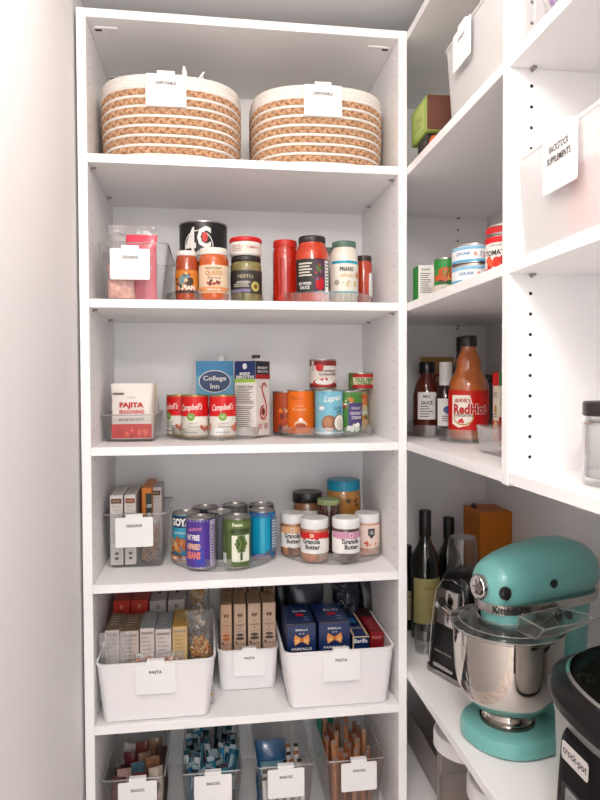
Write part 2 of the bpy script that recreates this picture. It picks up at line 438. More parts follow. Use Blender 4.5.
# ================================================================== turntables
def turntable(label, cx, cy, T, r, rimh=.024, feet=True):
    t = thing('turntable', label, 'turntable', (cx, cy, T), 0, 'clear lazy susan turntables')
    b = MB(); b.lathe([(.0, 0), (r*.72, 0), (r*.72, .0034), (.0, .0034)], ACRYLE, 40); b.build('base', t)
    b = MB(); b.lathe([(0, .0036), (r-.002, .0036), (r-.002, .0059), (0, .0059)], ACRYL, 56); b.build('platter', t)
    b = MB(); b.ring([(r-.0022, .0036), (r, .0036), (r+.001, .006+rimh), (r-.0018, .006+rimh)], ACRYLE, 56); b.build('rim', t)
    for k in range(3):
        a = -PI/2+k*2*PI/3+.1; b = MB(); b.lathe([(.006, 0), (.0065, .002), (.006, .0035)], ACRYLE, 12, Matrix.Translation(((r-.012)*math.cos(a), (r-.012)*math.sin(a), 0))); b.build('foot', t)
    return t
TT = .006
TTX = {}
def tt(key, px0, px1, py, T, cy, r, label):
    cx = (onY(px0, py, cy).x+onY(px1, py, cy).x)/2; TTX[key] = cx; turntable(label, cx, cy, T, r)
tt('2a', 166, 264, 295, T2, .160, .118, 'clear round turntable holding the bread crumb can and salsa jars')
tt('2b', 270, 372, 295, T2, .160, .124, 'clear round turntable holding the red and white pasta sauces')
tt('3a', 165, 268, 438, T3, .223, .116, 'clear round turntable under red and white soup cans and broth cartons')
tt('3b', 272, 377, 430, T3, .221, .124, 'clear round turntable under pumpkin and coconut cream cans')
tt('4a', 171, 275, 560, T4, .183, .124, 'clear round turntable under bean and artichoke cans')
tt('4b', 279, 384, 560, T4, .197, .128, 'clear round turntable under white-lidded nut butter jars')
# ================================================================== cans and jars
def can(label, cx, cy, T, r, h, base, paint, rz=0, group=None, gold=False, top=True, cat='can', name='food_can', band=.004):
    t = thing(name, label, cat, (cx, cy, T), rz, group)
    m = mat('#c9a35c', .3, 1) if gold else TIN
    b = MB(); b.lathe([(r-.002, 0), (r, .0012), (r, .003), (r-.0012, .0042), (r-.0012, h-.0042), (r, h-.003), (r, h-.0005), (r-.0012, h), (r-.0024, h-.0006), (r-.0028, h-.0035), (r*.72, h-.0035), (r*.7, h-.0028), (0, h-.0028)], m, 36)
    b.build('can_body', t)
    b = MB(); rr = r-.0006; b.ring([(rr-.0004, band), (rr, band), (rr, h-band), (rr-.0004, h-band)], base, 40); lab = b.build('paper_label', t)
    if paint:
        p = Print(r=rr); paint(p, rr, h); p.done(lab, 'label_print')
    return t
def jar(label, cx, cy, T, r, h, content, lidm, lidh=.014, rl=None, paint=None, wrap=None, wrapm=None, rz=0, group=None, neck=None, shoulder=.02, name='glass_jar', cat='jar', content_top=None, gap=None, dome=False):
    """wrap=(v0,v1,angle) label zone"""
    t = thing(name, label, cat, (cx, cy, T), rz, group); rl = rl or r*.85; nr = rl*.95; hz = h-lidh
    b = MB(); sh = shoulder
    prof = [(r*.75, 0), (r*.93, .001), (r, .006), (r, hz-sh), (r*.985, hz-sh*.8), ((r+nr)/2, hz-sh*.35), (nr, hz-sh*.08), (nr, hz)]
    if gap:
        zc = hz-gap; cut = []; 
        b.lathe([(a, z) for a, z in prof if z < zc]+[(r*.999, zc), (0, zc)], content, 36)
    else: b.lathe(prof+[(0, hz)], content, 36)
    b.build('contents', t) if gap else b.build('filled_glass', t)
    if gap:
        g = MB(); g.ring([(r*.999, hz-gap), (r, hz-sh), (nr, hz-sh*.08), (nr, hz+.001), (nr-.0015, hz), (nr-.0015, hz-sh*.1), (r-.002, hz-sh-.001), (r-.002, hz-gap)], clear('#c9b5a0', tint=.7), 36); g.build('glass_shoulder', t)
    b = MB(); n = 48; 
    b.lathe([(rl*.98, hz), (rl, hz+.001), (rl, h-.002), (rl*.96, h), (rl*.8, h-.0006 if not dome else h+.002), (0, h-.0006 if not dome else h+.003)], lidm, 40)
    lid = b.build('lid', t)
    if wrap:
        v0, v1, ang = wrap; p = Print(r=r+.0001); p.rect(-r*ang, r*ang, v0, v1, wrapm or PAPER); lab = p.done(t, 'paper_label')
        if paint: q = Print(r=r+.0003); paint(q, r, h); q.done(lab, 'label_print')
    return t
import colorsys
def M(h, *a, **k):
    r, g, b_ = [int(h.lstrip('#')[i:i+2], 16)/255 for i in (0, 2, 4)]
    hh, ss, vv = colorsys.rgb_to_hsv(r, g, b_)
    if vv > .3: ss = min(1, ss*1.12); vv = vv*(.93 if ss > .15 else .96)
    r, g, b_ = colorsys.hsv_to_rgb(hh, ss, vv)
    return mat('#%02x%02x%02x' % (round(r*255), round(g*255), round(b_*255)), *a, **k)
RED = M('#d8262c', .45); SRED = M('#e32a2e', .4); GRN = M('#8db255', .5); NAVY = M('#1c2f5c', .4); ORG = M('#ee7d1f', .4); TEAL = M('#2f93ae', .4)
# ---------- shelf 2
zT = T2+TT+.0002
def S2(x0, x1, yt, Yc): return fitc(x0, x1, yt, zT, Yc=Yc, yw=275)
def p_salsa(p, r, h):
    p.rect(-r*1.3, r*1.3, h*.22, h*.60, M('#d98a3e', .6)); p.ell(-r*.2, h*.42, r*.55, h*.09, M('#7a9aa0', .6), rot=.6); p.ell(r*.25, h*.36, r*.35, h*.10, M('#3a2a20', .6), rot=-.5)
    p.text('PIPIAN', 0, h*.25, r*1.5, h*.10, PAPER, .03); p.rect(-r*1.3, r*1.3, h*.14, h*.19, M('#2d221c')); p.blobs(-r*.2, h*.4, r*.8, h*.14, 10, .004, [M('#6b3d22'), M('#e9c48b'), M('#354c50')], 3)
x, y, r, h = S2(175.5, 198.2, 177+0 if 0 else 250, .075); zz = h
jar('small orange salsa jar with white lid and bird on its label', x, y, zT, r, h, M('#b5522a', .15, coat=1), M('#ece7e0', .4), .011, r*.93, p_salsa, (h*.12, h*.62, 1.5), M('#b4602f', .5), shoulder=.01, group='jars on the left turntable of the second shelf')
def p_queso(p, r, h):
    p.text('MONTEREY', 0, h*.59, r*1.1, h*.045, M('#7c4a2a'), .02, arch=-.0015); p.text('QUESO', 0, h*.50, r*1.15, h*.10, M('#c98b3f'), .03); p.text('Salsa', 0, h*.42, r*.9, h*.05, M('#8a4b2b'), 0, .3)
    p.blobs(0, h*.32, r*.4, h*.04, 9, .004, [M('#a3372a'), M('#cf6a45'), M('#6d2c22')], 5); p.rect(-r*1.3, r*1.3, h*.15, h*.24, M('#e8a26c')); p.text('MEDIUM', 0, h*.19, r*.8, h*.03, PAPER, .01)
x, y, r, h = S2(198.4, 228.8, 246.7, .07)
jar('orange queso jar with white lid and cream label beside the salsa', x, y, zT, r, h, M('#d4692f', .15, coat=1), M('#efe9df', .4), .015, r*.93, p_queso, (h*.13, h*.66, 1.35), M('#f0d9bd', .5), shoulder=.012, group='jars on the left turntable of the second shelf')
x, y, r, h = S2(179, 228, 220, .185)
def p_4c(p, r, h):
    wh = PAPER
    for rad in (r*.62,):
        U = -r*.22; Vc = h*.70
        for i in range(48):
            a0, a1 = i*2*PI/48, (i+1)*2*PI/48
            p.poly([(U+rad*math.cos(a0), Vc+rad*math.sin(a0)), (U+rad*math.cos(a1), Vc+rad*math.sin(a1)), (U+(rad-.0022)*math.cos(a1), Vc+(rad-.0022)*math.sin(a1)), (U+(rad-.0022)*math.cos(a0), Vc+(rad-.0022)*math.sin(a0))], wh); p.k -= 1
    p.k += 1
    p.text('4', -r*.55, h*.74, r*.48, h*.36, wh, .02); p.text('C', r*.02, h*.80, r*.56, h*.26, wh, .03); p.ell(r*.05, h*.80, r*.12, h*.06, RED); p.text('BREAD', r*.0, h*.61, r*.5, h*.055, wh, .02); p.text('CRUMBS', r*.0, h*.54, r*.5, h*.055, wh, .02)
can('large black canister of bread crumbs with white circle logo behind jars', x, y, zT, r, h, M('#1d1a1a', .35), p_4c, .02, None, cat='canister', name='bread_crumb_canister')
def p_pesto(p, r, h):
    p.text('PESTO', -r*.1, h*.55, r*1.0, h*.07, M('#b9b18a'), .02, arch=.001); p.text('AVOCADO', -r*.25, h*.42, r*.9, h*.05, PAPER, .01); p.ell(r*.55, h*.33, r*.3, h*.11, M('#c9c070'), rot=.3); p.ell(r*.56, h*.33, r*.13, h*.05, M('#7a4a26')); p.rect(-r*1.1, r*.2, h*.2, h*.27, M('#8778a0')); p.lines(-r*.9, r*.2, h*.3, h*.38, 2, M('#cfc8b8'))
x, y, r, h = S2(230.4, 261.8, 255, .10)
hp = h
jar('squat olive pesto jar with black lid under the red-lidded tub', x, y, zT, r, h, M('#8d8355', .2, coat=1, var=.25, vscale=90), M('#2b2423', .4), .013, r*.96, p_pesto, (h*.18, h*.68, 1.5), M('#33302d', .5), shoulder=.008, group='jars on the left turntable of the second shelf')
x2, y2, r2, h2 = fitc(229.5, 261.8, 236, zT+h+.0002, Yc=y, yw=250)
def p_tub(p, r, h): p.rect(-r*1.2, r*1.2, h*.12, h*.6, M('#e9ded6')); p.lines(-r*1.0, -r*.2, h*.18, h*.55, 4, M('#9c6c62'), .35); p.text('TOMATO', r*.4, h*.42, r*.8, h*.13, M('#b3403a'), .02)
jar('white tub with bright red lid stacked on the pesto jar', x2, y2, zT+h+.0003, r2, h2, M('#efe8e4', .4), M('#d4252b', .35), .011, r2*1.02, p_tub, (h2*.1, h2*.66, 1.3), M('#f3eeea'), shoulder=.002, name='plastic_tub', cat='tub')
# turntable 2b
x, y, r, h = S2(272.6, 297.6, 239, .12)
t = jar('tall ribbed jar of red salsa with red lid left of the sauces', x, y, zT, r, h, M('#c23522', .15, coat=1, var=.15, vscale=80), M('#c9372b', .4), .016, r*.96, lambda p, r, h: [p.rect(-r*.8+r*.28*i, -r*.68+r*.28*i, h*.15, h*.72, M('#a82a1c', .3)) for i in range(6)], (h*.12, h*.75, 1.1), M('#bf3220', .2, coat=1), shoulder=.012, group='sauce jars on the right turntable of the second shelf')
def p_rao(p, r, h):
    p.rect(-r*1.15, -r*.05, h*.15, h*.62, M('#26221f')); p.lines(-r*1.0, -r*.15, h*.36, h*.58, 5, M('#d9d3c7'), .5); p.text('RED PEPPER', -r*.6, h*.27, r*.8, h*.04, PAPER, .02); p.text('SAUCE', -r*.6, h*.21, r*.6, h*.05, PAPER, .02)
    p.rect(-r*.05, r*.62, h*.15, h*.62, M('#5a3b52')); p.ell(r*.3, h*.27, r*.26, h*.10, M('#d1283c')); p.ell(r*.25, h*.5, r*.2, h*.06, M('#5f7c4b'), rot=.5); p.rect(r*.62, r*.95, h*.15, h*.62, PAPER); p.lines(r*.66, r*.92, h*.2, h*.58, 8, GREYINK)
    p.blobs(r*.2, h*.42, r*.3, h*.12, 8, .004, [M('#d34a3c'), M('#3d5b36'), M('#8e6b8b')], 8)
x, y, r, h = S2(295, 329, 234, .085)
jar('tallest red pasta sauce jar with black lid and chalkboard label', x, y, zT, r, h, M('#cf4a28', .15, coat=1, var=.12, vscale=90), M('#2a2826', .4), .015, r*.80, p_rao, (h*.13, h*.64, 1.3), M('#2c2724', .5), shoulder=.032, group='sauce jars on the right turntable of the second shelf')
def p_alf(p, r, h):
    p.rect(-r*1.2, r*1.2, h*.63, h*.675, M('#35a9c0')); p.text('PRIANO', 0, h*.54, r*1.0, h*.07, INK, .04); p.text('Alfredo', 0, h*.44, r*1.0, h*.06, M('#d2a24d'), 0, .3); p.blobs(r*.1, h*.3, r*.6, h*.06, 14, .0045, [M('#e6d3ae'), M('#d9c08c'), M('#efe7d2')], 4); p.rect(-r*1.2, r*1.2, h*.16, h*.19, M('#8fc6d6')); p.ell(-r*.7, h*.33, r*.18, h*.04, M('#b9a9a0')); p.ell(r*.8, h*.45, r*.12, h*.05, M('#d97b3d'))
x, y, r, h = S2(330, 357.8, 239.7, .10)
jar('creamy white alfredo sauce jar with green lid and blue stripe', x, y, zT, r, h, M('#efe6da', .2, coat=1), M('#5f7a6c', .4), .015, r*.86, p_alf, (h*.14, h*.70, 1.35), M('#f0ebe0', .5), shoulder=.022, group='sauce jars on the right turntable of the second shelf')
x, y, r, h = S2(355, 372, 255, .17)
jar('small red sauce jar with dark lid at the far right end', x, y, zT, r, h, M('#c14a2c', .15, coat=1), M('#3a2b26', .4), .014, r*.93, None, (h*.2, h*.66, .5), PAPER, shoulder=.01, rz=.9, group='sauce jars on the right turntable of the second shelf')
x, y, r, h = S2(318, 340, 247, .235)
jar('dark-lidded jar mostly hidden behind the alfredo sauce', x, y, zT, r, h, M('#8a7a68', .2, coat=1), M('#3f4a44', .4), .015, r*.9, shoulder=.015, group='sauce jars on the right turntable of the second shelf')
# cooking bin
def clear_bin(label, cx, y0, T, w, d, h, wb=None, group=None, m=BINCLR, lip=.0015, r=.006, fb=None):
    t = thing('clear_bin', label, 'bin', (cx, y0, T), 0, group); tub(t, w, d, h, m, wb or w*.84, d*.9, r, .0018, lip, 'bin_body')
    b = MB()                                       # bright moulded rim
    o = rrect(w+.002, d+.002, r+.001, 0, d/2, h-.001); b.tube(o, .0017, RIMC, 6, True); b.build('rim', t)
    return t
cxb = (onY(101, 260, .02).x+onY(165, 260, .02).x)/2
bt = clear_bin('clear plastic bin labelled for cooking on the second shelf', cxb, .02, T2, .150, .27, .128, .125, 'clear plastic bins on the shelves')
card(bt, onY(130, 262, .015).x-cxb, -.004, .119, .086, .068, 'COOKING', tw=.4)
def pouch(name, label, cat, w, d, h, m, loc, rz=0, tilt=0, seed=1, group=None, paint=None, wr=.0015, flat_top=True, roll=0, part=None, bottom=.25):
    q = random.Random(seed); t = thing(name, label, cat, loc, rz, group); t.rotation_euler = (tilt, roll, rz)
    b = MB(); secs = []; n = 20; K = 10
    ph = [q.random()*6 for _ in range(4)]
    for k in range(K+1):
        s = k/K; th = d/2*min(1, (math.sin(PI*min(1, s*1.02+.02)))**.55)+.0006 if 0 < k < K else .0006
        if s < bottom: th = d/2*(.55+.45*s/bottom)
        if s > .9: th = .0008
        sec = []
        for i in range(n):
            a = 2*PI*i/n; x, y = sup(w/2*(1-.05*math.sin(PI*s)), th, 2.6, a)
            y += wr*math.sin(3.1*a+ph[0]+9*s)*math.sin(5*s+ph[1])*(th > .002); x += wr*.6*math.sin(11*s+ph[2])
            sec.append(Vector((x, y, h*s)))
        secs.append(sec)
    b.loft(secs, m); o = b.build(part or 'packet_body', t)
    if paint:
        p = Print(o=(0, -d/2-wr*.6-.0004, 0)); paint(p, w, h); p.done(o, 'label_print')
    return t
PINK = M('#ef4f6b', .35, coat=.3)
pouch('spice_packet', 'bright pink baking packet standing in the cooking bin', 'packet', .070, .02, .150, PINK, (onY(142, 275, .07).x, .07, T2+.006), seed=3, paint=lambda p, w, h: (p.lines(-w*.1, w*.35, h*.3, h*.7, 4, M('#f8a8b4'), .4)))
pouch('zip_bag', 'tall clear zip bag standing in the cooking bin', 'bag', .112, .035, .186, clear(tint=.96, refl=5, rough=.2, bump=1, milky=.20, milkc='#f2e9e6'), (onY(131, 260, .12).x, .135, T2+.006), seed=5, wr=.004, part='bag_film')
zbag = [o for o in COL.objects if o.name.startswith('zip_bag')][0]
b = MB(); b.box(-.052, .052, -.0018, .0018, .160, .1635, clear('#ffffff', .9, 4, .1, .4)); b.build('zip_seal', zbag)
pouch('spice_packet', 'pale pink speckled packet low in the cooking bin', 'packet', .06, .02, .075, M('#e9b9ad', .5, var=.3, vscale=90), (onY(122, 285, .05).x, .04, T2+.006), seed=8)
# ---------- shelf 3
bx = (onZ(104, 442, T3).x+onZ(155, 440, T3).x)/2
b3 = clear_bin('low clear bin full of seasoning packets on the third shelf', bx+.003, .113, T3, .126, .22, .066, .112, 'clear plastic bins on the shelves')
def p_faj(p, w, h):
    p.rect(-w*.48, w*.48, h*.02, h*.27, M('#e1322b', .4)); p.rect(-w*.45, -w*.18, h*.80, h*.83, M('#5b5250')); p.text('simple', 0, h*.75, w*.2, h*.025, GREYINK); p.text('FAJITA', 0, h*.60, w*.58, h*.12, M('#cf3a33'), .05); p.text('SEASONING', 0, h*.49, w*.60, h*.07, M('#d8645c'), .04); p.text('MORE PACKETS', 0, h*.35, w*.6, h*.045, GREYINK, .01); p.blobs(0, h*.14, w*.4, h*.1, 14, .006, [M('#f0574a'), M('#c9241f'), M('#ff7a68')], 2)
fw = .098; fh = .134
pk = pouch('seasoning_packet', 'front fajita seasoning packet, white with red lettering, in low bin', 'packet', fw, .010, fh, M('#efe6e0', .4, coat=.2), (bx+.007, .140, T3+.006), 0, -.03, 11, 'seasoning packets in the low clear bin', p_faj, wr=.0008)
for i in range(7):
    pouch('seasoning_packet', 'white seasoning packet filed behind the front fajita packet', 'packet', fw-.002*(i % 3), .012, fh-.003*(i % 3), M(['#e6dcd4', '#d9cfc6', '#efe6de', '#cdbfae'][i % 4], .45), (bx+.008+.0008*i, .157+.0155*i, T3+.006), 0, -.05, 20+i, 'seasoning packets in the low clear bin', wr=.0008)
zT = T3+TT+.0002
def p_soup(p, r, h, kind=0):
    p.rect(-r*3.12, r*3.12, h*.50, h-.0042, SRED); p.text("Campbell's", 0, h*.70, r*1.75, h*.20, PAPER, .012, .35, tilt=.004); p.ell(0, h*.49, r*.30, r*.30, GRN); p.text('NO', 0, h*.495, r*.22, h*.05, PAPER)
    p.text(['Cream of', 'Cream of'][kind % 2], r*.1, h*.34, r*.7, h*.05, GREYINK, 0, .3); p.text(['Chicken', 'Mushroom'][kind % 2], r*.15, h*.26, r*1.0, h*.06, M('#7b8f86'), 0, .3)
    p.blobs(r*1.05, h*.24, r*.3, h*.06, 9, .006, [M('#e8977a'), M('#c96f54'), M('#f3c9b1')], 2+kind); p.blobs(-r*1.1, h*.25, r*.25, h*.06, 8, .005, [M('#e8a98a'), M('#b9886f')], 6)
    p.lines(-r*.5, r*.5, h*.10, h*.14, 1, GREYINK); p.rect(-r*3.12, r*3.12, h*.045, h*.055, M('#b99b5a'))
soups = [(168, 190, 395, 436, 'leftmost red and white soup can on the turntable', -.95, 0), (181, 209, 396, 439, 'middle red and white soup can in front of blue carton', -.28, 0), (209, 236.5, 396.7, 439.7, 'rightmost red and white cream of mushroom can beside tall carton', -.02, 1)]
prev = None
pos = []
for i, (x0, x1, yt, yb, lab, rz, kd) in enumerate(soups):
    x, y, r, h = fitc(x0, x1, yt, zT, yb=yb-2, yw=420); r = .0335; h = .1045
    if i == 0: x = pos_x0 = onY(182-13.0, 420, .195).x+.0335; y = .205
    pos.append((x, y))
pos[1] = (onY(195, 420, .175).x, .175); pos[2] = (onY(222.8, 420, .164).x, .164); pos[0] = (onY(181, 420, .232).x, .232)
pos[0] = (pos[1][0]-.040, pos[1][1]+.055)
for (x0, x1, yt, yb, lab, rz, kd), (x, y) in zip(soups, pos):
    can(lab, x, y, zT, .0333, .1045, M('#f3ede4', .4), (lambda k: (lambda p, r, h: p_soup(p, r, h, k)))(kd), rz, 'soup cans on the third shelf', gold=True)
# cartons
def carton(label, cx, cy, T, w, d, h, rz, m, faces, name='broth_carton', cat='carton', cap=None, gable=0, group=None, bev=.0012, rot=None):
    t = thing(name, label, cat, (cx, cy, T), rz, group)
    if rot: t.rotation_euler = rot
    b = MB(); b.box(-w/2, w/2, -d/2, d/2, 0, h, m, bev, 1)
    if gable:
        b.add([(-w/2, -d/2, h), (w/2, -d/2, h), (w/2, d/2, h), (-w/2, d/2, h), (-w/2, 0, h+gable), (w/2, 0, h+gable)], [[0, 1, 5, 4], [2, 3, 4, 5], [0, 4, 3], [1, 2, 5]], m)
    bo = b.build('carton_body', t)
    F = {'front': dict(o=(0, -d/2, 0)), 'left': dict(o=(-w/2, 0, 0), ux=(0, -1, 0), nn=(-1, 0, 0)), 'right': dict(o=(w/2, 0, 0), ux=(0, 1, 0), nn=(1, 0, 0)), 'top': dict(o=(0, 0, h), ux=(1, 0, 0), uz=(0, 1, 0), nn=(0, 0, 1)), 'bottom': dict(o=(0, 0, 0), ux=(1, 0, 0), uz=(0, 1, 0), nn=(0, 0, -1))}
    for k, fn in faces.items():
        p = Print(**F[k]); ww = w if k in ('front', 'top', 'bottom') else d; hh = h if k in ('front', 'left', 'right') else d
        fn(p, ww, hh); p.done(bo, 'face_print')
    if cap:
        cxp, cyp, cr, ch, cm = cap; b = MB(); b.lathe([(cr*1.15, 0), (cr*1.15, .003), (cr, .003), (cr, ch), (cr*.9, ch+.001), (0, ch+.001)], cm, 20, Matrix.Translation((cxp, cyp, h+gable*.4))); b.build('cap', t)
    return t
def p_ci(p, w, h):
    p.rect(-w/2, w/2, h*.80, h, M('#2f8fc0', .4)); p.rect(-w/2, w/2, h*.50, h*.80, M('#6cb6d6', .4)); p.rect(-w/2, w/2, h*.30, h*.50, M('#c5dde6', .4)); p.rect(-w/2, w/2, 0, h*.34, M('#dfe6ea', .4)); p.rect(-w/2, w/2, h*.27, h*.36, M('#1f5a86')); 
    p.ell(0, h*.72, w*.43, h*.155, PAPER, 32); p.ell(0, h*.72, w*.41, h*.143, M('#173a6c', .4), 32); p.text('College', 0, h*.755, w*.62, h*.085, PAPER, .02); p.text('Inn', 0, h*.655, w*.24, h*.07, PAPER, .02); p.text('100% NATURAL', 0, h*.50, w*.7, h*.025, GREYINK); p.text('Chicken Broth', 0, h*.365, w*.8, h*.05, M('#2d6a96'), .02)
a = onY(195.6, 400, .262).x; c = onY(234, 400, .262).x; ht = onY(214, 362.5, .262).z-zT+.004
carton('blue chicken broth carton with navy oval logo behind the soup cans', (a+c)/2, .262+.03, zT, c-a-.003, .058, ht, .0, M('#4aa3cc', .4), {'front': p_ci}, cap=(.018, .0, .0105, .012, CARD))
def p_bb(p, w, h):
    p.rect(-w/2, w/2, h*.76, h, M('#27386b', .4)); p.text('BEEF', 0, h*.83, w*.5, h*.035, PAPER, .03); p.text('BROTH', 0, h*.785, w*.84, h*.045, PAPER, .03); p.ell(0, h*.93, w*.11, w*.12, PAPER); p.rect(-w/2, w/2, h*.715, h*.76, M('#a9cf5a')); p.text('Nutrition Facts', 0, h*.66, w*.8, h*.03, INK, .02); p.lines(-w*.42, w*.42, h*.42, h*.63, 9, GREYINK, .35); p.rect(-w*.42, w*.42, h*.385, h*.392, INK); p.lines(-w*.42, w*.4, h*.10, h*.37, 10, GREYINK, .3)
def p_sw(p, w, h):
    p.rect(-w/2, w/2, h*.76, h, M('#22222c', .4)); p.text('BEEF', -.0, h*.91, w*.7, h*.03, PAPER, .02); p.text('BROTH', 0, h*.86, w*.7, h*.03, PAPER, .02); p.rect(-w*.5, w*.5, h*.765, h*.82, M('#c22b33')); p.text('less', -w*.15, h*.66, w*.3, h*.02, GREYINK)
    S = [(.22, .66), (.12, .70), (-.02, .69), (-.08, .63), (.0, .56), (.16, .46), (.24, .37), (.22, .28), (.05, .22), (-.14, .24), (-.22, .31), (-.12, .38), (.02, .40)]
    for i in range(len(S)-1):
        (u0, v0), (u1, v1) = S[i], S[i+1]; u0 *= w; u1 *= w; v0 *= h; v1 *= h; dx, dy = u1-u0, v1-v0; L = math.hypot(dx, dy); nx, ny = -dy/L*.0022, dx/L*.0022
        e = .15; p.poly([(u0+nx-dx*e, v0+ny-dy*e), (u0-nx-dx*e, v0-ny-dy*e), (u1-nx+dx*e, v1-ny+dy*e), (u1+nx+dx*e, v1+ny+dy*e)], M('#cf2733')); p.k -= .9
    p.k += 1; p.ell(0, h*.32, w*.12, h*.05, M('#8a3a26')); p.lines(-w*.35, -w*.05, h*.08, h*.16, 3, M('#d98a80'), .5); p.lines(w*.05, w*.35, h*.08, h*.16, 3, M('#d98a80'), .5)
# carton turned so that two of its sides show
A = onY(234.5, 400, .190); B = onY(252.5, 400, .172); Cc = onY(268, 400, .232)
w_ = .0615; d_ = .0615; rz = -.70
wl, dl = .064, .064
rzb = -.68
hb = onY(252, 358, .19).z-zT
carton('tall beef broth carton, navy top and nutrition panel, turned corner first', .0, .0, zT, wl, dl, hb-.008, rzb, M('#efe9e4', .4), {'front': p_bb, 'right': p_sw}, cap=(.004, .012, .011, .012, BLACK), gable=.008).location = (onY(252.5, 400, .205).x, .206, zT)
# turntable 3b cans
def p_pump(p, r, h):
    p.rect(-r*1.3, r*1.5, .0045, h-.0045, M('#f07d1c', .4)); p.text('365', -r*.6, h*.83, r*.3, h*.08, M('#5c3a24')); p.text('organic', -r*.15, h*.80, r*.6, h*.04, M('#8a3f1b')); p.text('Pumpkin', -r*.1, h*.56, r*1.0, h*.08, M('#f8cfa4'), .0, 0); p.text('canned', -r*.2, h*.65, r*.6, h*.04, M('#f8cfa4')); p.ell(0, h*.24, r*.45, h*.09, M('#f0d6bb')); p.ell(0, h*.20, r*.4, h*.07, M('#b85a2d')); p.ell(.0, h*.34, r*.14, h*.04, PAPER)
def p_orange(p, r, h): p.blobs(0, h*.4, r*.9, h*.3, 26, .007, [M('#d9531f'), M('#f0932f'), M('#8e3f22'), M('#e6c490'), M('#b63a24')], 9)
def p_coco(p, r, h):
    p.text('Lopez', r*.05, h*.80, r*1.4, h*.17, PAPER, .015, .4, tilt=.006); p.text('COCO', -r*.6, h*.92, r*.3, h*.04, M('#3d7f9c')); p.text('COCONUT', r*.45, h*.60, r*.8, h*.07, M('#2e6d8e'), .02); p.text('CREAM', r*.5, h*.52, r*.5, h*.06, M('#2e6d8e'), .02); p.ell(-r*.8, h*.60, r*.22, h*.045, PAPER)
    p.ell(-r*.25, h*.27, r*.55, h*.18, M('#a8745a')); p.ell(-r*.35, h*.30, r*.3, h*.10, M('#c38e6c')); p.ell(r*.5, h*.28, r*.48, h*.19, M('#6f4630')); p.ell(r*.52, h*.28, r*.42, h*.17, M('#f6f1ea')); p.ell(r*.55, h*.27, r*.28, h*.12, M('#e3dcd2')); p.rect(-r*1.4, r*1.4, h*.05, h*.075, M('#e9f4f6'))
def p_ncan(p, r, h):
    p.rect(-r*1.4, r*1.4, h*.05, h*.9, M('#4d8a3c')); p.blobs(-r*.5, h*.7, r*.6, h*.14, 16, .006, [M('#d98a50'), M('#e8e0d0'), M('#6d9c44'), M('#b04a34')], 5); p.rect(-r*.35, r*.9, h*.16, h*.72, M('#5b4a84')); p.text('ORGANIC', r*.27, h*.60, r*.8, h*.06, PAPER); p.text('COCONUT', r*.27, h*.48, r*1.0, h*.07, PAPER, .02); p.text('CREAM', r*.27, h*.38, r*.8, h*.07, PAPER, .02); p.blobs(r*.2, h*.16, r*.6, h*.06, 9, .007, [PAPER, M('#cfd8c0')], 6)
def p_peach(p, r, h): p.blobs(-r*.1, h*.72, r*.9, h*.14, 16, .009, [M('#f08a55'), M('#ee9b62'), M('#e9643f'), M('#7da04b')], 5); p.blobs(0, h*.25, r*.9, h*.16, 20, .007, [M('#f0c39b'), M('#5d6f3c'), M('#e8a05c'), M('#c7502f')], 7); p.rect(-r*.6, r*.6, h*.42, h*.5, M('#d8e0d0'))
xat_ = lambda px, Y: onY(px+4.5, 410, Y).x
R3 = .0365; H3 = .116
def S3c(x0, x1, yc): a = onY((x0+x1)/2, 410, yc); return a.x
zz = zT
gg = 'cans on the right turntable of the third shelf'
can('narrow view of a patterned orange can behind the pumpkin can', xat_(281, .256), .258, zz, .0345, .112, M('#b8532a', .4), p_orange, .1, gg)
can('bright orange pumpkin can on the right turntable', S3c(286.7, 314, .205)+.001, .203, zz, .0355, .116, M('#ef8a2e', .4), p_pump, -.15, gg)
cocox = S3c(314, 344, .174); can('light blue coconut cream can at the front centre', cocox, .174, zz, .0362, .116, M('#8cc9dc', .4), p_coco, .08, gg)
can('green and purple coconut cream can right of the blue can', cocox+.060, .2185, zz, .036, .112, M('#5a8f45', .4), p_ncan, .15, gg)
can('pastel peach and green can at the right end of the turntable', cocox+.0935, .284, zz, .036, .114, M('#d9c9a5', .4), p_peach, .3, gg)
def p_scm(p, r, h):
    p.rect(-r*1.5, r*1.5, h*.78, h-.0042, M('#8e2a22')); p.rect(-r*1.5, r*1.5, .0045, h*.2, M('#8e2a22')); p.ell(-r*.45, h*.72, r*.3, h*.13, RED); p.rect(-r*1.15, -r*.9, h*.6, h*.95, M('#cfc5be')); p.text('Sweetened', r*.25, h*.62, r*1.2, h*.09, M('#4b3430'), .02); p.text('Condensed Milk', r*.2, h*.50, r*1.4, h*.09, M('#4b3430'), .02); p.ell(-r*.15, h*.22, r*.85, h*.13, M('#c44c3a')); p.ell(-r*.1, h*.25, r*.7, h*.1, PAPER); p.blobs(-r*.2, h*.34, r*.3, h*.05, 7, .003, [M('#a8473a'), M('#f0dcc0'), RED], 2)
x2, y2 = onY(322.8, 380, .22).x, .222
can('red and white sweetened condensed milk can stacked above the blue can', cocox-.008, .2200, zz+.1165+.0004, .0355, .078, M('#efe5dc', .4), p_scm, .05, None)
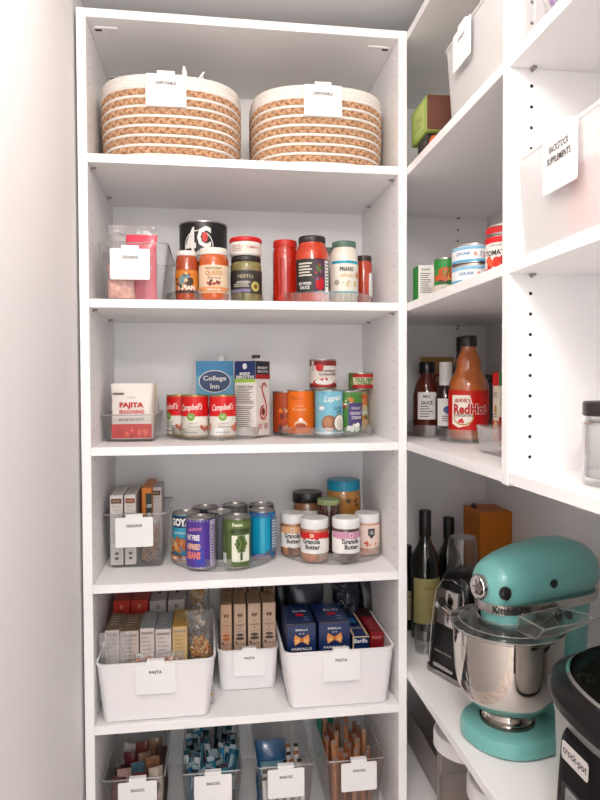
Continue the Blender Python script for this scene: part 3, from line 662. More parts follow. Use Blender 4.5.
def p_chil(p, r, h): p.rect(-r*.9, r*1.5, h*.72, h-.0045, M('#d1252c')); p.rect(-r*.9, r*1.5, .0045, h*.3, M('#c9252c')); p.rect(-r*.9, r*1.5, h*.3, h*.72, M('#e9e4c0')); p.text('DICED GREEN', r*.15, h*.60, r*1.5, h*.2, M('#3c7a35'), .04); p.text('CHILES', r*.1, h*.40, r*1.2, h*.2, M('#3c7a35'), .04); p.rect(-r*1.5, -r*.9, .0045, h-.0045, M('#6f8a4a')); p.blobs(-r*1.2, h*.5, r*.2, h*.3, 7, .003, [M('#9db860'), M('#3c5a2a')], 2)
can('short green and red diced chiles can stacked at the right', onY(360.5, 380, .26).x, .256, zz+.1146, .0335, .046, M('#6f8a4a', .4), p_chil, 0, None)
# ---------- shelf 4
gx = (onY(102.7, 516, .125).x+onY(165, 515, .125).x)/2
g4 = clear_bin('clear bin labelled grains holding upright boxes, fourth shelf', .0805, .118, T4, .146, .215, .133, .122, 'clear plastic bins on the shelves')
card(g4, onY(134, 525, .11).x-.0805, -.004, .131, .088, .071, 'GRAINS', tw=.42)
def p_rice(col):
    def f(p, w, h): p.rect(-w*.4, w*.4, h*.88, h*.95, M(col)); p.text('RICE', 0, h*.915, w*.5, h*.03, M('#d8a878'), .02); p.text('PILAF', 0, h*.84, w*.6, h*.02, GREYINK); p.text('original', 0, h*.79, w*.5, h*.018, M('#b08a50')); p.lines(-w*.3, w*.3, h*.3, h*.5, 8, M('#b9b2ae'), .3); p.ell(0, h*.17, w*.16, h*.02, INK); p.ell(0, h*.10, w*.16, h*.02, INK)
    return f
def xat(px, py, Y): return onY(px, py, Y).x
zg = T4+.0055
bh = .170
for i, (a_, c_, y_, lab, col) in enumerate([(110, 123.5, .134, 'leftmost white rice mix box in the grains bin', '#5a3a30'), (124.5, 136.5, .134, 'second white rice mix box from left in the grains bin', '#8a4634')]):
    x0, x1 = xat(a_, 535, y_), xat(c_, 535, y_)
    carton(lab, (x0+x1)/2-.0005, y_+.078, zg, x1-x0-.001, .152, bh, 0, M('#dcd5d0', .5), {'front': p_rice(col), 'top': lambda p, w, h: (p.lines(-w*.3, w*.3, -h*.4, h*.4, 6, M('#a79c97'), .3))}, 'rice_box', 'box', group='boxes in the grains bin')
x0, x1 = xat(141, 520, .17), xat(152, 520, .17)
carton('orange and dark green rice pouch box standing in the grains bin', (x0+x1)/2+.001, .245, zg, .024, .15, .181, 0, M('#d98428', .45), {'front': lambda p, w, h: (p.rect(-w*.1, w*.5, 0, h*.92, M('#27352c')), p.text('OLIVE', w*.25, h*.75, w*.5, h*.05, PAPER, .02), p.ell(w*.25, h*.62, w*.2, h*.04, M('#e0dccf')), p.rect(-w*.1, w*.5, h*.45, h*.56, M('#5b7a3a')))}, 'rice_box', 'box', group='boxes in the grains bin')
carton('small white rice mix box at right back of the grains bin', xat(158, 510, .25)-.001, .262, zg, .026, .10, .175, 0, M('#d2cbc6', .5), {'front': p_rice('#4d3a33'), 'top': lambda p, w, h: p.lines(-w*.3, w*.3, -h*.4, h*.4, 5, M('#a79c97'), .3)}, 'rice_box', 'box', group='boxes in the grains bin')
bg = pouch('grain_bag', 'clear bag of brown and orange grains at right of grains bin', 'bag', .05, .045, .115, clear('#ffffff', .96, 1.6, .1, .05, bump=.5), (.111, .155, zg), seed=31, part='bag_film')
b = MB()
GR = [M('#c98f66', .6), M('#b9744e', .6), M('#8f6a4c', .6), M('#d9b48c', .6)]
q = random.Random(4)
for i in range(420):
    z = .006+q.random()*.085; a = q.random()*2*PI; rr = math.sqrt(q.random())
    x, y = sup(.021*rr, .018*rr, 2.5, a); s = .0022
    b.lathe([(0, -s), (s*.8, -s*.3), (s*.8, s*.4), (0, s)], GR[(i+(z < .05)) % 4], 5, Matrix.Translation((x, y, z)) @ Matrix.Rotation(q.random()*3, 4, 'X'))
o = b.build('grains', bg); o['kind'] = 'stuff'
# cans on 4a
zT = T4+TT+.0002
HC = .1195
def p_goya(p, r, h):
    p.rect(-r*3.1, r*3.1, h*.72, h*.95, M('#1b2c4e')); p.text('GOYA', 0, h*.83, r*1.6, h*.17, PAPER, .06); p.rect(-r*3.1, r*3.1, h*.52, h*.72, M('#49a9c4')); p.text('Garbanzos', 0, h*.62, r*1.2, h*.06, PAPER, 0, .2); p.blobs(0, h*.36, r*1.3, h*.12, 34, .0075, [M('#d9975c'), M('#c97c44'), M('#efc08a'), M('#b96a3a')], 4); p.rect(r*.4, r*1.3, h*.28, h*.44, M('#24427c')); p.rect(-r*3.1, r*3.1, h*.04, h*.16, M('#cf8048')); p.text('CHICK PEAS', 0, h*.10, r*1.4, h*.06, PAPER, .03)
def p_ref(p, r, h):
    p.rect(-r*.95, r*.75, h*.08, h*.90, M('#5c3f9c', .4)); p.poly([(-r*.3, h*.1), (r*.5, h*.1), (-r*.1, h*.7)], M('#4450b4')); p.rect(-r*3.1, -r*.95, .0045, h-.0045, M('#7460b8')); p.text('traditional', -r*.3, h*.80, r*1.0, h*.07, M('#e79ab8'), .02, .2, tilt=.004); p.text('FAT FREE', -r*.45, h*.63, r*1.0, h*.11, PAPER, .04); p.text('REFRIED', -r*.42, h*.45, r*1.05, h*.12, M('#f2c6a8'), .05); p.text('BEANS', -r*.42, h*.28, r*1.05, h*.15, M('#ef8f7c'), .06)
    p.rect(r*.78, r*1.6, .0045, h-.0045, M('#cbbfd9')); p.lines(r*.84, r*1.5, h*.15, h*.85, 13, M('#5a4a70'), .35)
    for i in range(26): a = -r*3+i*r*.24; p.ell(a, h*.955, .0014, .0014, PAPER, 6); p.k -= 1; p.ell(a, h*.045, .0014, .0014, PAPER, 6); p.k -= 1
    p.k += 1
def p_arti(p, r, h):
    p.rect(-r*1.6, -r*.75, h*.08, h*.92, M('#4f6034')); p.lines(-r*1.25, -r*.85, h*.4, h*.85, 8, M('#b9c79a'), .4); p.rect(-r*1.25, -r*.8, h*.1, h*.3, M('#d9dcd4')); p.rect(-r*.65, r*1.5, h*.78, h*.92, M('#6f8048')); p.text('Reese', r*.05, h*.87, r*.7, h*.07, M('#f2f0e0'), .03); p.text('ARTICHOKE', r*.3, h*.75, r*1.4, h*.09, M('#2c3822'), .03)
    p.rect(-r*.35, r*.95, h*.1, h*.66, M('#efeede')); q = M('#6b8040'); d = M('#41552a')
    for k in range(5):
        for j in range(5-abs(k-2)): p.ell(r*.3+(j-(4-abs(k-2))/2)*r*.17, h*(.62-.065*k), r*.11, h*.042, (q, d)[(j+k) % 2], 8); p.k -= .8
    p.k += 1; p.rect(r*.22, r*.38, h*.17, h*.32, d); p.rect(-r*.35, r*.95, h*.1, h*.14, M('#55703a'))
def p_cyan(p, r, h): p.rect(-r*.9, r*.4, h*.12, h*.86, M('#1fa3c6', .35)); p.rect(-r*.3, r*.0, h*.12, h*.86, M('#42b8d6', .35)); p.blobs(0, h*.93, r*1.6, h*.02, 26, .003, [M('#7b5aa8'), M('#d05a9a'), M('#2f7fc0')], 4); p.blobs(0, h*.07, r*1.6, h*.02, 26, .003, [M('#7b5aa8'), M('#d05a9a'), M('#2f7fc0')], 5); p.rect(r*.5, r*1.6, h*.15, h*.85, M('#7b8fa6')); p.lines(r*.55, r*1.4, h*.2, h*.8, 10, M('#e0e6ec'), .4)
ggs = 'cans on the fourth shelf turntable'
def C4(px, yc): return onY(px, 540, yc).x
purpx = C4(200.6, .100)
can('purple refried beans can at front left of the turntable', purpx, .100, zT, .0338, HC, M('#5c46a0', .4), p_ref, -.1, ggs)
can('chick pea can with navy, blue and orange label at far left', C4(186.5, .15)-.001, .1615, zT, .0338, HC, M('#3c96b4', .4), p_goya, -.42, ggs)
can('green artichoke can with white picture panel at front centre', C4(237, .094), .094, zT, .034, HC, M('#5f7040', .4), p_arti, -.05, ggs)
can('turquoise blue can at the right of the turntable', C4(260.6, .16)+.004, .164, zT, .0338, HC, M('#2a8bb8', .4), p_cyan, .12, ggs)
DK = M('#34343c', .4)
for i, (x, y) in enumerate([(.272, .161), (.2325, .226), (.310, .244), (.3785, .240)]):
    can(['plain silver topped can behind the purple and green cans', 'dark-labelled can at the back left of turntable', 'grey-labelled can at the back centre of turntable', 'dark-labelled can at the back right of turntable'][i], x+.0115, y, zT, .0335, HC if i else HC, [M('#5b5a60', .4), DK, M('#6d6a6c', .4), DK][i], None, 0, ggs)
# jars on 4b
def p_gran(top, spk):
    def f(p, r, h):
        p.rect(-r*1.5, r*1.5, h*.58, h*.70, top)
        for i in range(9): p.ell(-r*1.35+i*r*.34, h*.585, r*.19, h*(.03+.015*(i % 3)), top, 12); p.k -= .8
        p.k += 1; p.text('Granola', -r*.05, h*.49, r*1.25, h*.12, INK, .03); p.text('Butter', r*.05, h*.36, r*1.05, h*.11, INK, .03); p.ell(0, h*.63, r*.14, h*.045, PAPER); p.ell(0, h*.63, r*.09, h*.03, spk)
    return f
WLID = M('#f3f1f0', .35)
gj = 'granola butter jars on the turntable'
def G(px, yc): return onY(px, 540, yc).x
jar('granola butter jar with peach label band, back left', G(293, .180), .182, zT, .0315, .105, M('#b88a68', .25, coat=.8), WLID, .024, .0318, p_gran(M('#eab88c'), M('#cf8a52')), (.021, .070, 1.7), PAPER, -.15, gj, shoulder=.006)
jar('granola butter jar with bright red label band, front left', G(314.5, .120), .119, zT, .0345, .104, M('#c08a72', .25, coat=.8), WLID, .024, .0345, p_gran(M('#e0322f'), M('#e8a23c')), (.021, .072, 1.7), PAPER, -.35, gj, shoulder=.006)
jar('granola butter jar with pink label band and dark filling, front', G(346, .104), .106, zT, .0345, .105, M('#5d4036', .25, coat=.8), WLID, .024, .0345, p_gran(M('#d9a0ba'), M('#c0507a')), (.021, .074, 1.7), PAPER, .18, gj, shoulder=.006)
def p_shield(p, r, h): p.poly([(-.009, .068), (.009, .068), (.009, .052), (0, .042), (-.009, .052)], M('#3b3a3e')); p.text('GB', 0, .058, .009, .008, PAPER); p.blobs(0, .030, r*.6, .006, 10, .003, [M('#e58a76'), M('#d9604e')], 2)
jar('white-lidded jar with dark shield emblem at right edge', G(367.5, .157)-.001, .158, zT, .0318, .104, M('#d8a28c', .25, coat=.8), WLID, .023, .0320, p_shield, (.018, .076, 1.8), M('#efd9cf'), .12, gj, shoulder=.006)
jar('dark jar with gold-green patterned lid behind the white lids', G(327.6, .19)+.004, .1955, zT, .0305, .135, M('#4a2a1e', .15, coat=1), M('#9aa777', .4, var=.35, vscale=160), .013, .0305, None, None, shoulder=.014)
jar('black-lidded jar of brown spread at back left of the turntable', G(307.5, .254), .254, zT, .0385, .146, M('#8b5f3d', .2, coat=1), M('#1f1a1b', .35), .026, .0400, None, (.05, .10, 1.4), PAPER, shoulder=.004)
t = jar('large peanut butter jar with teal lid at the back right', G(342.5, .256)+.003, .257, zT, .0455, .176, M('#b5803f', .3, coat=.8, var=.15, vscale=40), M('#1b8fae', .3), .027, .0450, lambda p, r, h: p.blobs(0, h*.55, r*1.2, h*.18, 9, .006, [M('#4c3524'), M('#6f4c2c')], 9), (.03, .13, 1.4), M('#b5803f', .35, var=.15, vscale=40), shoulder=.008)
# ================================================================== SHELF 5: pasta bins
def white_bin(label, cx, y0, T, wt, wb, d, h, cardx, text='PASTA', cw=.088, ch=.068):
    t = thing('storage_bin', label, 'bin', (cx, y0, T), 0, 'white plastic pasta bins'); tub(t, wt, d, h, WBIN, wb, d*.96, .022, .0026, .0022, rb=.018)
    card(t, cardx-cx, -.004, h+.004, cw, ch, text, tw=.32); return t
bh5 = .136
LX = (onY(94.7, 662, .008).x+onY(216.8, 655, .008).x)/2
white_bin('large white pasta bin at left with bagged boxes and pasta', .1335, .006, T5, .262, .236, .338, bh5, xat(155.5, 670, 0))
white_bin('small white pasta bin between the two large ones', .3465, .120, T5, .150, .138, .225, .1035, xat(249.5, 660, .12), cw=.078, ch=.062)
white_bin('large white pasta bin at right with dark blue boxes', .5545, .006, T5, .264, .236, .338, bh5, xat(341.5, 660, 0))
zb = T5+.0052
def pbox(col, lid): return
GREYB = '#b5aaa4'
cols = [('#c2b5ad', '#6b5a4c'), ('#c0b3aa', '#74624f'), ('#c9bfba', '#7f8285'), ('#cbc2be', '#7d8184'), ('#c8ab7e', '#a8893f')]
names = ['leftmost pale pasta box in clear wrap, left bin', 'second pale pasta box in clear wrap, left bin', 'grey-topped pasta box at the middle of left bin', 'grey-topped pasta box just left of the gold one', 'gold-topped pasta box beside the bag of pasta']
pxs = [(101.5, 119.5), (119.8, 139), (139.5, 154.8), (155, 171.6), (172, 187.5)]
htop = .197
for i, ((a_, c_), (fc, tc_), nm) in enumerate(zip(pxs, cols, names)):
    x0, x1 = xat(a_, 640, .034), xat(c_, 640, .034); x0 = max(x0, .0185 + (0 if i else 0))
    carton(nm, (x0+x1)/2, .034+.055, zb, x1-x0-.0015, .11, htop-(.004*(i % 2)), 0, M(fc, .6, var=.08, vscale=40), {'front': (lambda k: lambda p, w, h: (p.lines(-w*.35, w*.35, h*.62, h*.9, 6, M(['#a99a90', '#a39389', '#ab9c95', '#a89a92', '#b39560'][k]), .35), p.rect(-w*.4, w*.4, h*.93, h*.96, M('#9a8b80'))))(i), 'top': (lambda k, tc_=tc_: lambda p, w, h: (p.rect(-w*.5, w*.5, -h*.5, h*.5, M(tc_, .6)), p.lines(-w*.3, w*.3, -h*.3, h*.3, 4, M('#ab9d8c'), .3)))(i)}, 'pasta_box', 'box', group='pasta boxes in the left bin')
for i, (a_, c_, fc, nm) in enumerate([(114, 131, '#c23a26', 'left red box at the back of left bin'), (131.5, 149, '#c9402a', 'right red box at the back of left bin'), (150, 167, '#b9b2ad', 'left white-topped box at back of left bin'), (168, 185, '#b5afa9', 'right white-topped box at back of left bin')]):
    x0, x1 = xat(a_, 600, .2), xat(c_, 600, .2)
    carton(nm, (x0+x1)/2, .245, zb, x1-x0-.001, .13, .214-(.004 if i > 1 else 0), 0, M(fc, .5), {'front': (lambda k: lambda p, w, h: (p.text('8', 0, h*.93, w*.2, h*.05, M('#e9a08a') if k < 2 else INK), p.rect(-w*.5, w*.5, h*.72, h*.8, M('#c9a94a') if k > 1 else M('#a3281c'))))(i), 'top': (lambda k: lambda p, w, h: p.ell(0, 0, w*.1, h*.08, INK if k > 1 else M('#7a1d14')))(i)}, 'pasta_box', 'box', group='back row boxes in the left bin')
# film sleeve over the left boxes
def bag_of_pasta(label, cx, cy, z, w, d, h, rzz, mats, seed, npc=90, fill=.7, rot=None):
    t = pouch('pasta_bag', label, 'bag', w, d, h, clear('#ffffff', .96, 1.8, .1, .04, bump=.8), (cx, cy, z), rzz, 0, seed, part='bag_film', wr=.002)
    if rot: t.rotation_euler = rot
    b = MB(); q = random.Random(seed)
    for i in range(npc):
        zz = .01+q.random()*h*fill; rr = math.sqrt(q.random()); th = 2*PI*q.random(); f = 1 if zz < h*.5 else .75
        x, y = sup(w*.40*rr*f, d*.33*rr*f, 2.5, th); Mx = Matrix.Translation((x, y, zz)) @ Matrix.Rotation(q.random()*6, 4, 'Z') @ Matrix.Rotation(q.random()*3, 4, 'X'); m = q.choice(mats)
        pts = [(math.cos(u)*.0055, math.sin(u)*.0055, .0035*math.sin(2*u)) for u in [k*PI*1.5/6 for k in range(7)]]
        b.tube(pts, [.0012, .002, .0024, .0026, .0024, .002, .0012], m, 5, M=Mx)
    o = b.build('pasta_pieces', t); o['kind'] = 'stuff'; return t
PM = [M('#d9a046', .5), M('#e0b45c', .5), M('#c9762e', .5), M('#e8c98a', .5)]
bag_of_pasta('clear bag of orange and yellow pasta twists at right of left bin', xat(200, 640, .06)-.001, .066, zb, .066, .05, .222, .05, PM, 41, 130, .66)
bag_of_pasta('upper clear pasta bag at the back right of left bin', xat(199, 600, .2)-.003, .215, zb, .062, .07, .265, 0, [M('#c99a4a', .5), M('#d6ad62', .5), M('#b5803c', .5)], 42, 120, .8)
pouch('pasta_bag', 'clear bag wrapped round the leftmost boxes of left bin', 'bag', .068, .010, .150, FILM, (xat(120, 640, .02)-.012, .0255, zb+.045), 0, 0, 51, part='bag_film', wr=.0012)
sp = pouch('pasta_bag', 'thin clear bag of pink shell pasta along front of left bin', 'bag', .110, .013, .145, FILM, (xat(158, 640, .02)+.003, .0235, zb), 0, 0, 52, part='bag_film', wr=.001)
b = MB(); q = random.Random(9)
for i in range(70):
    s = .0035; b.ring([(s, 0), (s*1.5, .0015), (s*1.1, .003), (s*.5, .002)], [M('#d8907a'), M('#e3b29a'), M('#c9775e'), M('#efd2c0')][i % 4], 8, Matrix.Translation((q.uniform(-.048, .048), q.uniform(-.002, .002), q.uniform(.095, .133)*1.0)) @ Matrix.Rotation(q.random()*3, 4, 'X'))
o = b.build('pasta_pieces', sp); o['kind'] = 'stuff'
# middle bin: kraft boxes
def p_kraft(acc):
    def f(p, w, h):
        p.ell(-w*.13, h*.86, w*.08, h*.026, M('#6b4a3c'), 10, .3); p.ell(w*.13, h*.86, w*.08, h*.026, M('#6b4a3c'), 10, -.3); p.ell(0, h*.87, w*.05, h*.02, M(acc), 8); p.text('PASTA', 0, h*.79, w*.3, h*.014, INK); p.text('SPAGHETTI', 0, h*.74, w*.7, h*.02, M(acc), .02)
        p.ell(0, h*.70, w*.05, h*.008, M(acc)); p.text('organic', 0, h*.665, w*.6, h*.016, M(acc)); p.ell(0, h*.62, w*.3, h*.018, M(acc)); p.ell(0, h*.575, w*.35, h*.02, M(acc)); p.poly([(-w*.42, h*.55), (-w*.2, h*.53), (-w*.3, h*.50)], INK); p.text('GLUTEN FREE', 0, h*.51, w*.75, h*.02, M(acc), .01)
    return f
KR = '#cbb3a0'
for i in range(4):
    pa = [(220.2, 232.2), (233.6, 246.4), (247.6, 261.2), (262.4, 276)][i]; x0, x1 = xat(pa[0], 630, .145), xat(pa[1], 630, .145)
    carton(['kraft pasta box with orange print, leftmost in small bin', 'kraft pasta box, second from left in small bin', 'kraft pasta box, third from left in small bin', 'kraft pasta box, rightmost in the small bin'][i], (x0+x1)/2, .145+.045, zb, x1-x0-.002, .088, .203, 0, M('#d0b59f' if i else '#cfae94', .7), {'front': p_kraft('#c2703c' if i == 0 else '#54443e'), 'top': lambda p, w, h: (p.rect(-w*.5, w*.5, -h*.5, h*.5, M('#a58a6c')), p.lines(-w*.35, w*.35, -h*.3, h*.35, 4, M('#6e5846'), .3))}, 'pasta_box', 'box', group='front row of kraft boxes')
    x0, x1 = xat(pa[0]+1.5, 590, .25), xat(pa[1]+.5, 590, .25)
    carton(['kraft box in back row at the left, small bin', 'kraft box in back row, second, small bin', 'kraft box in back row, third, small bin', 'kraft box in back row at the right, small bin'][i], (x0+x1)/2-.004*(i-1.5)*0-.003, .245+.045, zb, .030, .088, .226, 0, M('#a98d74', .7), {'front': lambda p, w, h: (p.rect(-w*.35, w*.35, h*.9, h*.94, M('#6f4f3e')), p.text('PASTA', 0, h*.95, w*.5, h*.02, M('#c8b295')))}, 'pasta_box', 'box', group='back row of kraft boxes')
# right bin: blue boxes
BLU = M('#0f2d5c', .35, coat=.2)
def p_far(p, w, h):
    z0 = h; o = M('#f0a45c'); o2 = M('#f7c88a'); p.text('BARILLA', 0, z0-.012, w*.42, .005, PAPER); c = z0-.036
    for s in (-1, 1): p.poly([(0, c-.003), (s*.016, c-.013), (s*.019, c), (s*.016, c+.013), (0, c+.003)], o); p.k -= .5; p.poly([(s*.003, c-.002), (s*.014, c-.009), (s*.015, c), (s*.006, c+.002)], o2)
    p.ell(0, c, .005, .005, M('#d9813a')); p.text('v v', 0, c+.015, .012, .003, PAPER); p.text('FARFALLE', 0, c-.021, w*.7, .006, PAPER, .02)
def p_fartop(p, w, h): p.text('Barilla', w*.1, h*.15, w*.5, h*.10, PAPER, .01); p.ell(w*.05, -h*.05, w*.17, h*.07, RED); p.lines(w*.15, w*.35, -h*.4, -h*.15, 2, M('#8fb0d6'), .3); p.rect(-w*.48, w*.48, -h*.49, -h*.475, M('#c9b27a'))
bb = [(287, 316.4, .213, 'left dark blue bow-tie pasta box in right bin'), (318.5, 350.5, .211, 'right dark blue bow-tie pasta box in right bin')]
for a_, c_, hh, nm in bb:
    x0, x1 = xat(a_, 640, .045), xat(c_, 640, .045)
    carton(nm, (x0+x1)/2, .045+.07, zb, x1-x0-.002, .14, (onY(300, 625, .045).z-zb), 0, BLU, {'front': p_far, 'top': p_fartop}, 'pasta_box', 'box', group='blue bow-tie pasta boxes')
x0, x1 = xat(353, 640, .055), xat(370, 640, .055)
carton('narrow blue lasagne box with a gold frame in right bin', (x0+x1)/2-.001, .055+.085, zb, x1-x0-.001, .165, onY(362, 637, .055).z-zb+.002, 0, BLU, {'front': lambda p, w, h: (p.rect(-w*.5, w*.5, h-.004, h-.001, M('#e6cfa8')), p.text('Barilla', 0, h-.012, w*.8, .010, PAPER, .02), p.rect(-w*.5, -w*.42, 0, h, M('#e6cfa8'))), 'top': lambda p, w, h: (p.rect(-w*.47, -w*.35, -h*.48, h*.48, M('#e6cfa8')), p.rect(w*.35, w*.47, -h*.48, h*.48, M('#e6cfa8')), p.rect(-w*.47, w*.47, h*.44, h*.48, M('#e6cfa8')), p.text('Barilla', 0, -h*.2, w*.6, h*.08, PAPER), p.rect(-w*.2, w*.2, 0, h*.2, M('#3c78b8')))}, 'pasta_box', 'box')
x0, x1 = xat(371.5, 640, .065), xat(385.5, 640, .065)
carton('narrow deep red box at the right edge of right bin', (x0+x1)/2-.001, .070+.09, zb, x1-x0-.001, .17, onY(378, 634, .065).z-zb, 0, M('#8e1c24', .4), {'front': lambda p, w, h: p.text('RED', 0, h-.012, w*.7, .007, M('#e9b0a0')), 'top': lambda p, w, h: (p.lines(-w*.3, w*.3, -h*.4, .0, 4, M('#d98a8a'), .25), p.rect(-w*.5, w*.5, h*.15, h*.5, M('#2a1a1a')))}, 'pasta_box', 'box')
DKB = M('#171b2c', .3, coat=.3)
bagd = [(305, .235, .10, .235, 'black glossy pasta bag at back left of right bin', 61), (345, .240, .075, .232, 'dark navy crinkled pasta bag behind the blue boxes', 62), (368, .275, .055, .21, 'dark brown pasta bag in the back right corner', 63), (283, .300, .06, .228, 'black bag edge at the far back left of right bin', 64)]
for px, yy, ww, hh, nm, sd in bagd:
    pouch('pasta_bag', nm, 'bag', ww, .055, hh, [DKB, clear('#8a93a8', .6, 3, .1, .35, '#1b2742', bump=1), M('#1e1614', .3), M('#14161f', .35)][sd-61], (xat(px, 600, yy), yy, zb), 0, 0, sd, wr=.003, part='bag_film')
# ================================================================== SNACK bins, lowest visible shelf
TB = .312+TS
bw = [(104, 167, 'leftmost clear snack bin on the lowest shelf', '#8a4a3a'), (182, 241.5, 'second clear snack bin, full of teal packets', '#2f7f9c'), (257, 314, 'third clear snack bin with a blue bag and white sticks', '#fff'), (328, 384, 'rightmost clear snack bin, full of amber sticks', '#fff')]
hbn = .505-TB
SB = []
for i, (a_, c_, nm, _) in enumerate(bw):
    y0 = .024; x0, x1 = xat(a_, 770, y0), xat(c_, 765, y0); cx = (x0+x1)/2; w = x1-x0
    if i == 0: cx -= .004; w -= .004
    t = clear_bin(nm, cx, y0, TB, w, .31, hbn, w*.80, 'clear snack bins on the lowest shelf', lip=.001, r=.008); SB.append((cx, w, t))
    cp = [(137.5), (213), (286), (359)][i]
    card(t, xat(cp, 780, .02)-cx, -.004, hbn+.001, .086, .068, 'SNACKS', tw=.36)
    b = MB(); ring = rrect(.045, .02, .006); cz = hbn-.045
    b.tube([Vector((p.x, .31-.012, p.y+cz)) for p in ring], .0012, INK if 0 else ACRYLE, 6, True)
    if i == 0: b.tube([Vector((p.x, .31-.016, p.y+cz-.012)) for p in rrect(.10, .062, .014)], .0013, ACRYLE, 6, True)
    b.build('handle_cutout', t)
def stick(m, L, w=.018, d=.008, m2=None):
    b = MB(); secs = []; n = 12
    for s, k in ((0, .05), (.04, .1), (.1, .9), (.5, 1), (.85, .9), (.93, .12), (1, .1)):
        secs.append([Vector((sup(w/2*(1 if k < .2 else .92), d/2*k, 2.4, 2*PI*i/n)[0], sup(w/2, d/2*k, 2.4, 2*PI*i/n)[1], L*s)) for i in range(n)])
    b.loft(secs, m)
    if m2: b.box(-w*.47, w*.47, -d*.08, d*.08, L*.93, L*.999, m2)
    return b
def fill(bin_i, protos, cells, group, cat, zoff=.006, tiltr=.12, nm=''):
    cx, w, t = SB[bin_i]; q = random.Random(100+bin_i); n = 0
    for (u, v, lean) in cells:
        p = protos[n % len(protos)]; x = cx+u; y = .024+v
        if n < len(protos): o = p
        else: o = dup(p, (x, y, TB+zoff)); 
        w_ = 1 if bin_i == 1 else 0
        o.location = (x, y, TB+zoff+w_*.016*q.random()); o.rotation_euler = (lean+w_*(q.random()-.5)*.30, (q.random()-.5)*tiltr, (q.random()-.5)*(.5+w_*1.3)); n += 1
def mkstick(label, cat, m, L, w, d, group, m2=None, print_=None):
    t = thing('snack_stick', label, cat, (0, 0, 0), 0, group); o = stick(m, L, w, d, m2).build('wrapper', t)
    if print_: p = Print(o=(0, -d/2-.0006, 0)); print_(p, w, L); p.done(o, 'label_print')
    return t
g2 = 'teal and white snack packets in the second snack bin'
mz_ = lambda k: .150+.006*(k % 3)
PR = []
for m_, m2_ in [('#17607c', '#9fb4bb'), ('#14303c', '#8fa5ad'), ('#2f86a4', '#b9c3c6'), ('#181d25', '#7f9098'), ('#3c8096', '#3a2028'), ('#c3ccd0', '#1d4a58')]:
    PR.append(mkstick('slim teal or white snack packet standing among its like in second bin', 'packet', M(m_, .3, coat=.3), mz_(len(PR)), .017, .007, g2, M(m2_, .4), (lambda c: lambda p, w, h: (p.poly([(-w*.3, h*.6), (w*.25, h*.66), (w*.3, h*.84), (-w*.1, h*.86)], M(c)), p.rect(-w*.3, w*.1, h*.2, h*.4, M(c))))(m2_)))
q = random.Random(3); cells = []
for r_ in range(8):
    for c_ in range(5):
        cells.append((-.046+.023*c_+(.005 if r_ % 2 else -.005), .030+.029*r_, -.10))
fill(1, PR, cells, g2, 'packet', tiltr=.42)
g4_ = 'amber snack sticks in the rightmost snack bin'
PR = [mkstick('thin amber snack stick with clear crimped top in rightmost bin', 'packet', M(c, .35, coat=.4), .150+.01*k, .013, .011, g4_, clear('#e8ddd4', .9, 2, .1, .2)) for k, c in enumerate(['#a9683f', '#8f5434', '#b98560'])]
cells = [(-.044+.0218*c_+(.004 if r_ % 2 else 0), .028+.040*r_, -.12) for r_ in range(5) for c_ in range(5)]
fill(3, PR, cells, g4_, 'packet', tiltr=.12)
g3 = 'white snack sticks standing in the third snack bin'
PR = [mkstick('thin white wrapped snack stick standing upright in third bin', 'packet', M('#e4dfdb', .4), .125, .0125, .010, g3, M('#3a2a26', .5))]
PR.append(mkstick('thin white wrapped snack stick standing upright in third bin', 'packet', M('#e9e4e0', .4), .125, .0125, .010, g3, M('#b9764a', .5)))
cells = [(-.044+.0178*c_, .026+.028*r_, -.06) for r_ in range(2) for c_ in range(6)]+[(.010+.0172*c_, .085+.034*r_, -.10) for r_ in range(3) for c_ in range(3)]
fill(2, PR, cells, g3, 'packet', tiltr=.06)
cx3 = SB[2][0]
pouch('snack_bag', 'blue and green snack bag leaning in the third snack bin', 'bag', .078, .05, .160, M('#2f5f86', .3, coat=.5, var=.3, vscale=30), (cx3-.024, .135, TB+.008), 0, -.1, 71, wr=.003, paint=lambda p, w, h: (p.rect(-w*.35, w*.35, h*.55, h*.75, M('#7fa8b8')), p.text('Organic', 0, h*.65, w*.6, h*.08, M('#e6d9a0'), .02), p.rect(-w*.4, w*.4, h*.35, h*.5, M('#1d3a2c'))))
pouch('snack_bag', 'teal wrapper standing at back left of the rightmost bin', 'bag', .05, .02, .150, M('#1f9c86', .3, coat=.5), (SB[3][0]-.030, .272, TB+.04), 0, -.1, 72, wr=.002)
cx0 = SB[0][0]; g1 = 'crinkled snack bags in the leftmost snack bin'
q = random.Random(77)
desc = ['maroon', 'beige', 'brown', 'pale pink', 'rust red', 'cream', 'dark plum', 'grey blue', 'tan', 'wine red', 'pale brown', 'dark brown', 'white', 'dusty red', 'sand', 'deep red']
hexs = ['#5e2a28', '#b39483', '#5a3226', '#c3a59a', '#7d3a2c', '#c9b8aa', '#3a1f24', '#52707f', '#94694f', '#6a2430', '#9a7a66', '#3c2620', '#d9d2cc', '#8a4a40', '#ad8c6e', '#701f26']
k = 0
for r_ in range(5):
    for c_ in range(3):
        u = -.038+.038*c_+(.008 if r_ % 2 else -.004); v = .030+.044*r_
        place = ['front left', 'front centre', 'front right', 'second row left', 'second row centre', 'second row right', 'middle left', 'middle', 'middle right', 'fourth row left', 'fourth row centre', 'fourth row right', 'back left', 'back centre', 'back right'][k]
        pouch('snack_bag', 'small '+desc[k]+' snack bag at '+place+' of the leftmost bin', 'bag', .034, .018, .125+.03*q.random(), M(hexs[k], .35, coat=.5, var=.4, vscale=45), (cx0+u, .024+v, TB+.008), q.uniform(-.5, .5), -.08, 80+k, g1, wr=.003); k += 1
